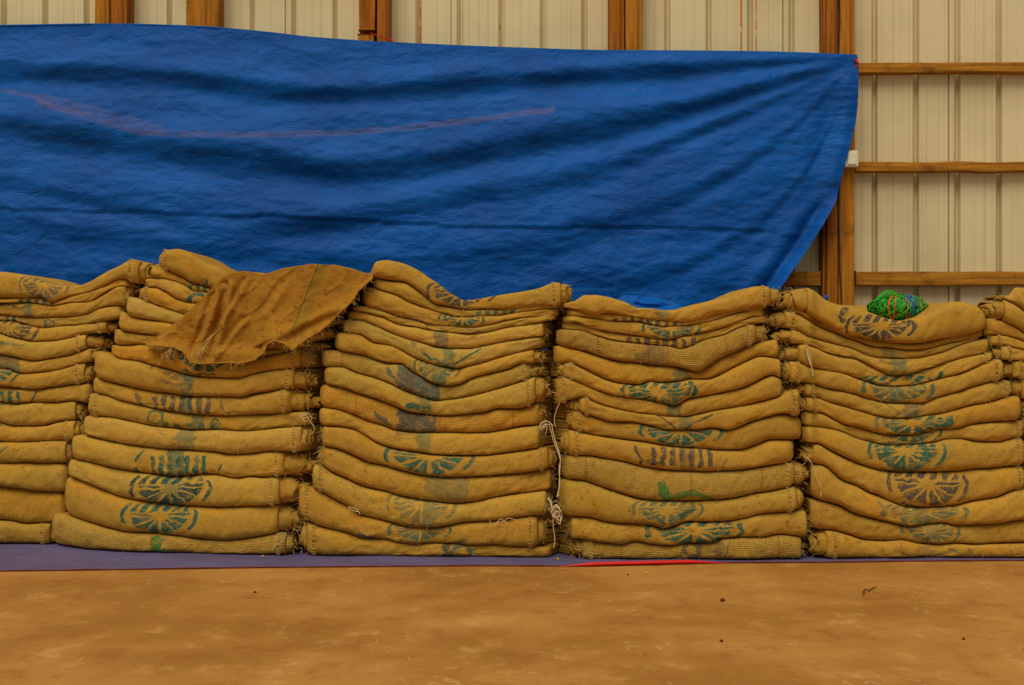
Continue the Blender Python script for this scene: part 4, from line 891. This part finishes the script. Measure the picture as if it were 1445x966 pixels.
# ------------------------------------------------------------------ loose brown sack draped over the second stack
DT = [(205,484),(225,471),(245,457),(265,440),(280,425),(297,410),(307,396),(319.5,386),(345,381.5),(372,387),(400,378),(440,372),(470,374),(500,381),(526,388)]
DB = [(208,488),(225,488),(247,490),(260,497),(268,511),(285,513),(304.5,512),(325,511.5),(340,512.5),(359,507.5),(372,498),(377,486),(387,480),(402,485),(412,494),(434,477),(451.5,467),(464,457),(479,441),(489,433),(499,422),(506,410),(516,401),(527,391)]
def chain(pts, n):
    p = np.array(pts, float); d = np.r_[0, np.cumsum(np.linalg.norm(np.diff(p, axis=0), axis=1))]; d /= d[-1]
    t = np.linspace(0, 1, n); return np.stack([np.interp(t, d, p[:, 0]), np.interp(t, d, p[:, 1])], -1)
nu, nv, nbk = 190, 70, 10
# match the two outlines by a blend of arc length and x
T0 = chain(DT, 800); B0 = chain(DB, 800)
tu = np.linspace(0, 1, nu)
bu = pchip([(0,0),(.30,.18),(.45,.42),(.62,.60),(.80,.76),(1,1)], tu)
Tc = np.stack([np.interp(tu, np.linspace(0,1,800), T0[:, k]) for k in (0, 1)], -1)
Bc = np.stack([np.interp(bu, np.linspace(0,1,800), B0[:, k]) for k in (0, 1)], -1)
v = np.linspace(0, 1, nv)[None, :, None]
G = Tc[:, None] * (1 - v) + Bc[:, None] * v
gx_, gy_ = G[..., 0], G[..., 1]; vv = np.broadcast_to(v[..., 0], gx_.shape); uu = np.broadcast_to(tu[:, None], gx_.shape)
Dd = depth_at(gx_) - .052
def fold(pts, w, A):
    """a crease line in the cloth: bulge beside a valley"""
    p = np.array(pts, float); best = np.full(gx_.shape, 1e9); sgn = np.zeros(gx_.shape); tt_ = np.zeros(gx_.shape)
    for (x0, y0), (x1, y1) in zip(p[:-1], p[1:]):
        dx, dy = x1-x0, y1-y0; L2 = dx*dx+dy*dy; t = np.clip(((gx_-x0)*dx+(gy_-y0)*dy)/L2, 0, 1)
        ex, ey = gx_-(x0+t*dx), gy_-(y0+t*dy); d = np.hypot(ex, ey); sg = np.sign(dx*ey-dy*ex)
        m_ = d < best; best = np.where(m_, d, best); sgn = np.where(m_, sg, sgn)
    d = best * sgn / w
    return A * d * np.exp(-d*d) * 1.6
dd = .007 * fbm(gx_/55, gy_/55, 2.2, 3) - .0025 * np.exp(-(fbm(gx_/40 + gy_/60, gy_/50, 7.7, 2) / .12)**2)
dd += fold([(322,405),(316,440),(306,478),(302,500)], 6, .024) + fold([(302,420),(292,455),(276,492)], 6, .016)
dd += fold([(345,398),(325,432),(300,470),(284,495)], 5, .011) + fold([(344,452),(327,470),(312,492)], 5, .014) + fold([(398,405),(385,425),(372,440)], 7, .008)
dd += fold([(480,440),(455,448),(430,460),(405,474),(372,485)], 8, -.014) + fold([(260,440),(245,460),(225,478)], 7, .006)
dd += .012 * np.exp(-((gy_ - (gx_ * .0 + 500)) / 10)**2) * np.exp(-((gx_ - 320) / 60)**2) * -1
dd += .0022 * fbm(gx_/9, gy_/12, 6.6, 2)
# bottom edge pokes out where it arches away from the stack
arch = np.exp(-((gx_ - 392) / 20)**2) * vv**3; tip = np.exp(-((gx_ - 222) / 22)**2) * vv**2
dd -= .035 * arch + .022 * tip
dd -= .018 * vv ** 6
topw = np.clip(1 - vv * 9, 0, 1) * np.clip((uu - .33) / .1, 0, 1)
Dd = Dd + dd
Pd = np.stack([wx(gx_, Dd), Dd, wz(gy_, Dd)], -1)
# over the top and back
wv_ = np.clip((tu - .40) / .12, 0, 1)
back = []
for k in range(1, nbk + 1):
    a = k / nbk
    yy = Pd[:, 0, 1] + wv_ * (.012 + .26 * a) + (1 - wv_) * .010 * a
    base = Pd[:, 0, 2]; zz = base + wv_ * (.006 * math.sin(min(a*3, 1)*math.pi/2) - .03 * a**2) - (1 - wv_) * .006 * a
    if k < 3: zz = zz
    back.append(np.stack([Pd[:, 0, 0] + .004 * vnoise(tu*12, k), yy, zz + .003 * vnoise(tu*20, k*.7)], -1))
Pfull = np.concatenate([np.stack(back[::-1], 1), Pd], 1)
UVb = np.stack([np.repeat(Tc[:, None, 0], nbk, 1), Tc[:, None, 1] - np.arange(nbk, 0, -1)[None] * 8.0 * wv_[:, None]], -1)
UVd = np.concatenate([UVb, G], 1)
mb = MB(); mb.grid(Pfull, {'print': UVd, 'weave': UVd})
Q = Pfull.copy(); Q[..., 1] += .0032; Q[:, :nbk, 2] -= .002; mb.grid(Q[::-1], {'print': UVd[::-1], 'weave': UVd[::-1]})
m_ = Pfull.shape[1]; N1 = nu * m_
for a_ in range(nu - 1):   # close the lower edge
    i0, i1 = a_*m_ + m_-1, (a_+1)*m_ + m_-1; j0, j1 = N1 + (nu-1-a_)*m_ + m_-1, N1 + (nu-2-a_)*m_ + m_-1
    mb.f.append((i1, i0, j0, j1))
m, N, b = new_mat('brown_draped_jute', .95, .08)
w_ = N.n('ShaderNodeUVMap', uv_map='weave').outputs[0]
o_ = ginst(N, gJ, (w_, (.37, .178, .022, 1), 0.0, 9.1, 1.0))
s_n = N.n('ShaderNodeSeparateXYZ'); N.put(s_n.inputs[0], w_)
cc_ = N.mix(N.m('MULTIPLY', ginst(N, gL, (s_n.outputs[0], s_n.outputs[1], 458., 370., 419., 470., 15.))[0], .55), o_[0], N.vm(o_[0], (.66, .85, .9)))
cc_ = N.mix(N.m('MULTIPLY', ginst(N, gL, (s_n.outputs[0], s_n.outputs[1], 449., 372., 411., 468., 1.6))[0], .75), cc_, srgb(70, 82, 34))
N.put(b.inputs['Base Color'], cc_); N.put(b.inputs['Normal'], N.bump(o_[1], .8, .0026))
org = (float(wx(365, 3.85)), 3.85, float(wz(512, 3.85)))
dr = empty('draped_sack', org); tag(dr, 'loose empty brown jute sack with a green stripe, draped over the second stack', 'sack')
mb.build('cloth', m, dr, origin=org)
mb = MB(); mb.tube(Pd[:, -1] + np.array([0, -.001, 0]), .0032 * (1 + .3*vnoise(np.arange(nu)*.5, 3)), 6); mb.uv = {'weave': [np.vstack(mb.v)[:, [0, 2]] / .00235]}
mb.build('hem', m, dr, origin=org)
fr = MB()
for _ in range(150):
    k = rng.integers(0, nu); p = Pd[k, -1]; hair(fr, p, (rng.normal(0, .6), -.5, -1), rng.uniform(.008, .03), .0006)
for bx, by in ((282, 495), (288, 490), (240, 492), (236, 500)):
    for _ in range(9):
        D = float(depth_at(bx)) - .075; hair(fr, (float(wx(bx, D)), D, float(wz(by, D))), (rng.normal(-.4, .8), -.5, -rng.uniform(.1, .9)), rng.uniform(.02, .05), .0008)
for q in range(3):
    t = np.linspace(0, 1, 14); x = 312 - 32*t + q*2; y = 458 + 36*t + 3*np.sin(t*6+q)
    D = np.array([Pd[:, :, 1].reshape(-1)[np.argmin((gx_.reshape(-1)-a)**2 + (gy_.reshape(-1)-c)**2)] for a, c in zip(x, y)]) - .003
    fr.tube(np.stack([wx(x, D), D, wz(y, D)], -1), .0009, 4)
fr.build('frayed_threads', M_fibre, dr, origin=org)

# ------------------------------------------------------------------ ball of green twine
BD = float(depth_at(1266)) + .115
bc = np.array([float(wx(1267, BD)), BD, float(wz(434.5, BD))]); rx_, ry_, rz_ = 41.5*BD/F_PX, .058, 19.5*BD/F_PX
ball = empty('twine_ball', (bc[0], bc[1], bc[2] - rz_)); tag(ball, 'egg-shaped ball of bright green twine with blue and orange strands, lying on the fifth stack', 'ball of twine')
def ell(a, b_, s=1.0):
    x = np.cos(a) ; r = np.sin(a)
    taper = 1 - .12 * (x < 0) * np.abs(x)
    return np.stack([bc[0] + rx_*s*x, bc[1] + ry_*s*r*np.cos(b_)*taper, bc[2] + rz_*s*r*np.sin(b_)*taper], -1)
mb = MB(); A, Bb = np.meshgrid(np.linspace(.02, math.pi-.02, 24), np.linspace(0, 2*math.pi, 30, endpoint=False), indexing='ij')
mb.grid(ell(A, Bb, .93)[::-1], close_v=True)
def flat(name, c, rough=.5, spec=.4):
    m, N, b = new_mat(name, rough, spec); co = N.n('ShaderNodeTexCoord').outputs['Object']
    N.put(b.inputs['Base Color'], N.mix(N.noise(co, 60, 2), c, tuple(x*1.35 for x in c[:3]) + (1,))); return m
MG, MG2, MO, MBl = flat('green_twine', srgb(34, 165, 20)), flat('dark_green_twine', srgb(16, 96, 16)), flat('orange_twine', srgb(214, 74, 18)), flat('blue_twine', srgb(8, 70, 130))
mb.build('core', MG2, ball, origin=ball.location)
def wind(name, mat, cnt, rr, lo, hi, tilt):
    mb = MB()
    for _ in range(cnt):
        ph = rng.uniform(0, 2*math.pi); cen = rng.uniform(lo, hi); ti = rng.uniform(-tilt, tilt); sc = rng.uniform(.96, 1.05)
        t = np.linspace(ph, ph + rng.uniform(3, 6.6), 34)
        ca = np.clip(cen + ti*np.sin(t + ph*2), -.97, .97); a = np.arccos(ca)
        mb.tube(ell(a, t, sc) + rng.normal(0, .0006, (34, 3)), rr*rng.uniform(.8, 1.2), 5, cap=False)
    mb.build(name, mat, ball, origin=ball.location)['kind'] = 'stuff'
wind('green_strands', MG, 62, .0017, -.95, .95, .75)
wind('dark_green_strands', MG2, 70, .0015, -.93, .93, .6)
wind('orange_strands', MO, 12, .0024, -.5, .9, .45)
wind('blue_strands', MBl, 14, .0026, -.4, .5, .40)
mbx = MB()
for q in range(4):
    t = np.linspace(0, 1, 16); mbx.tube(np.stack([bc[0] - .09 + .1*t, np.full(16, bc[1]-.03), bc[2] + rz_*(.5 + .7*np.sin(t*math.pi)*(.8+.1*q)) ], -1), .0012, 5)
mbx.build('loose_strands', MG, ball, origin=ball.location)

# ------------------------------------------------------------------ hanging twine between third and fourth stacks
def px_tube(mb, pts, r, D, k=6, wob=.0):
    p = np.array(pts, float); n = len(p)*6; t = np.linspace(0, n/6-1, n)
    x = pchip(np.stack([np.arange(len(p)), p[:, 0]], -1), t); y = pchip(np.stack([np.arange(len(p)), p[:, 1]], -1), t)
    d = D + (pchip(np.stack([np.arange(len(p)), p[:, 2]], -1), t) if p.shape[1] > 2 else 0*t)
    mb.tube(np.stack([wx(x, d), d + wob*vnoise(t*2, 1), wz(y, d)], -1), r, k)
D = float(depth_at(782)) - .052
mb = MB()
px_tube(mb, [(762,604),(764,597),(771,594),(778,598),(781,612),(785,626),(789,638),(791,648),(789,662),(790,680),(788,692),(786,701)], .0021, D)
px_tube(mb, [(764,606),(768,599),(774,598),(777,606),(780,618),(785,632),(790,646)], .0017, D)
px_tube(mb, [(789,642),(791,652),(789.5,672),(788,700)], .0015, D)
px_tube(mb, [(784,602),(782,592),(786,576),(790,566),(786,556),(778,552)], .0014, D + .02)
for q in range(14): hair(mb, (float(wx(770, D)), D, float(wz(600, D))), rng.normal(0, 1, 3), rng.uniform(.02, .05), .0007)
o = mb.build('twine', M_twine, origin=(float(wx(788, D)), D, float(wz(700, D)))); tag(o, 'pale twine looped and hanging down the gap between third and fourth stacks', 'twine')
mb = MB(); D -= .004
for q in range(9):
    t = np.linspace(0, 2*math.pi, 22) + q; s = rng.uniform(.35, 1); cx_, cy_, el_ = rng.normal(0, 2), rng.normal(0, 2.5), rng.uniform(.4, 1)
    mb.tube(np.stack([wx(784 + cx_ + 8*s*el_*np.cos(t) + 3*np.sin(t) + .8*vnoise(t*2, q), D), D + .010*np.sin(t*2+q)*s - .002*q, wz(722 + cy_ + 9.5*s*np.sin(t) - 3*np.cos(t) + .8*vnoise(t*2, q+9), D)], -1), .0022, 5)
px_tube(mb, [(773,702),(777,708),(779,716),(783,724)], .004, D); px_tube(mb, [(780,730),(781,745),(783,762),(781,772)], .0016, D)
for q in range(26): hair(mb, (float(wx(rng.uniform(773, 790), D)), D, float(wz(rng.uniform(702, 735), D))), rng.normal(0, 1, 3), rng.uniform(.01, .04), .0007)
o = mb.build('twine_knot', M_twine, origin=(float(wx(784, D)), D, float(wz(740, D)))); tag(o, 'fluffy knotted bundle of pale twine below the hanging twine, beside the third stack', 'twine')
def small_twine(pts_list, r, D, label):
    mb = MB()
    for pts in pts_list: px_tube(mb, pts, r, D)
    o = mb.build('twine', M_twine); tag(o, label, 'twine', 'loose twine ends caught on the sacks'); return o
D = float(depth_at(1145)) - .052
small_twine([[(1137,492),(1139,500),(1143,512),(1146,520),(1147,530)],[(1137,492),(1141,504),(1145,516),(1147,526)],[(1137,490),(1142,500),(1144,512)]], .0016, D, 'flat pale twine strip hanging over a left sack end in the fifth stack')
D = float(depth_at(425)) - .052
small_twine([[(424,584),(432,586),(436,592),(431,594),(425,588),(434,583),(440,590),(437,596)],[(422,586),(430,590),(438,588)],[(437,594),(444,604),(440,612)]], .0013, D, 'tangled pale thread on the right end of a thin teal-spotted sack')
small_twine([[(388,762),(396,751),(403,752),(402,760),(394,766),(388,768),(384,776)]], .0012, D, 'thin white thread loop on the coarse bottom sack of the draped stack')
D = float(depth_at(500)) - .046
small_twine([[(491,715),(497,716),(504,719),(508,725)],[(492,717),(499,720),(506,722)]], .0016, D, 'short white thread lying across a sack near the bottom of the third stack')
D = float(depth_at(705)) - .050
small_twine([[(690,733),(696,741),(702,736),(710,735),(718,731),(728,733)],[(700,740),(706,732),(716,737)]], .0011, D, 'wispy white thread under the fold near the right of the third stack')
D = float(depth_at(1160)) - .050
small_twine([[(1133,642),(1143,650),(1149,662),(1153,676),(1159,690),(1158,700)]], .0015, D, 'curved pale twine between the fourth and fifth stacks')

# ------------------------------------------------------------------ bits on the floor
def ground(px, py): D = CAM_H*F_PX/(py-HY); return np.array([float(wx(px, D)), D, 0.0])
MK, MD = flat('yellow_grain', srgb(206, 150, 30), .6, .3), flat('brown_clod', srgb(84, 50, 20), .9, .1)
def clod(px, py, r, name, mat, label, cat, grp=None, seed=0, flatn=.7, h0=0.0):
    c = ground(px, py); mb = MB(); A, Bb = np.meshgrid(np.linspace(.05, math.pi-.05, 9), np.linspace(0, 2*math.pi, 12, endpoint=False), indexing='ij')
    k = r*(1 + .28*vnoise(np.cos(A)*2+seed, np.sin(A)*np.cos(Bb)*2, np.sin(A)*np.sin(Bb)*2+seed))
    P = np.stack([c[0] + k*np.sin(A)*np.cos(Bb)*1.25, c[1] + k*np.sin(A)*np.sin(Bb), h0 + r*flatn*.95 + k*flatn*np.cos(A)], -1)
    mb.grid(P, close_v=True); m0 = 12; mb.f += [tuple(range(12))[::-1], tuple(range(8*12, 9*12))]
    o = mb.build(name, mat, origin=(c[0], c[1], h0)); return tag(o, label, cat, grp)
clod(1020, 848, .006, 'soil_clod', MD, 'largest dark clod on the floor in front of the fourth stack', 'clod', 'small clods on the floor', 1)
clod(360, 836, .0038, 'soil_clod', MD, 'small dark clod on the floor in front of the draped stack', 'clod', 'small clods on the floor', 2)
clod(1018, 905, .0038, 'soil_clod', MD, 'small dark clod on the floor nearest the camera, below the largest clod', 'clod', 'small clods on the floor', 3)
clod(886, 811, .0030, 'soil_clod', MD, 'tiny dark speck on the floor beside the yellow grain under the red edging', 'clod', 'small clods on the floor', 4)
clod(1360, 902, .0034, 'soil_clod', MD, 'small clod on the right side of the bare floor', 'clod', 'small clods on the floor', 5)
clod(912, 809, .0040, 'maize_kernel', MK, 'yellow grain on bare floor below the red edging', 'grain', 'yellow grains on the floor', 6)
clod(894, 862, .0028, 'maize_kernel', MK, 'small yellow grain on bare floor left of the largest clod', 'grain', 'yellow grains on the floor', 7)
clod(787, 791.5, .0045, 'maize_kernel', MK, 'yellow grain on the violet sheet in the gap between third and fourth stacks', 'grain', 'yellow grains on the floor', 8, h0=.005)
clod(371, 787.5, .0040, 'maize_kernel', MK, 'orange grain on the violet sheet in front of the draped stack', 'grain', 'yellow grains on the floor', 9, h0=.005)
mb = MB(); pts = [ground(x, y) + np.array([0, 0, .004 + .003*(i % 2)]) for i, (x, y) in enumerate([(1217,837),(1221,834),(1226,835),(1231,833),(1236,829)])]
mb.tube(pts, [.0012,.0016,.002,.0016,.001], 6); mb.tube([pts[1], ground(1218, 841) + np.array([0, 0, .002])], .0011, 5)
o = mb.build('twig', MD); tag(o, 'small dark forked twig on the bare floor in front of the fifth stack', 'twig')
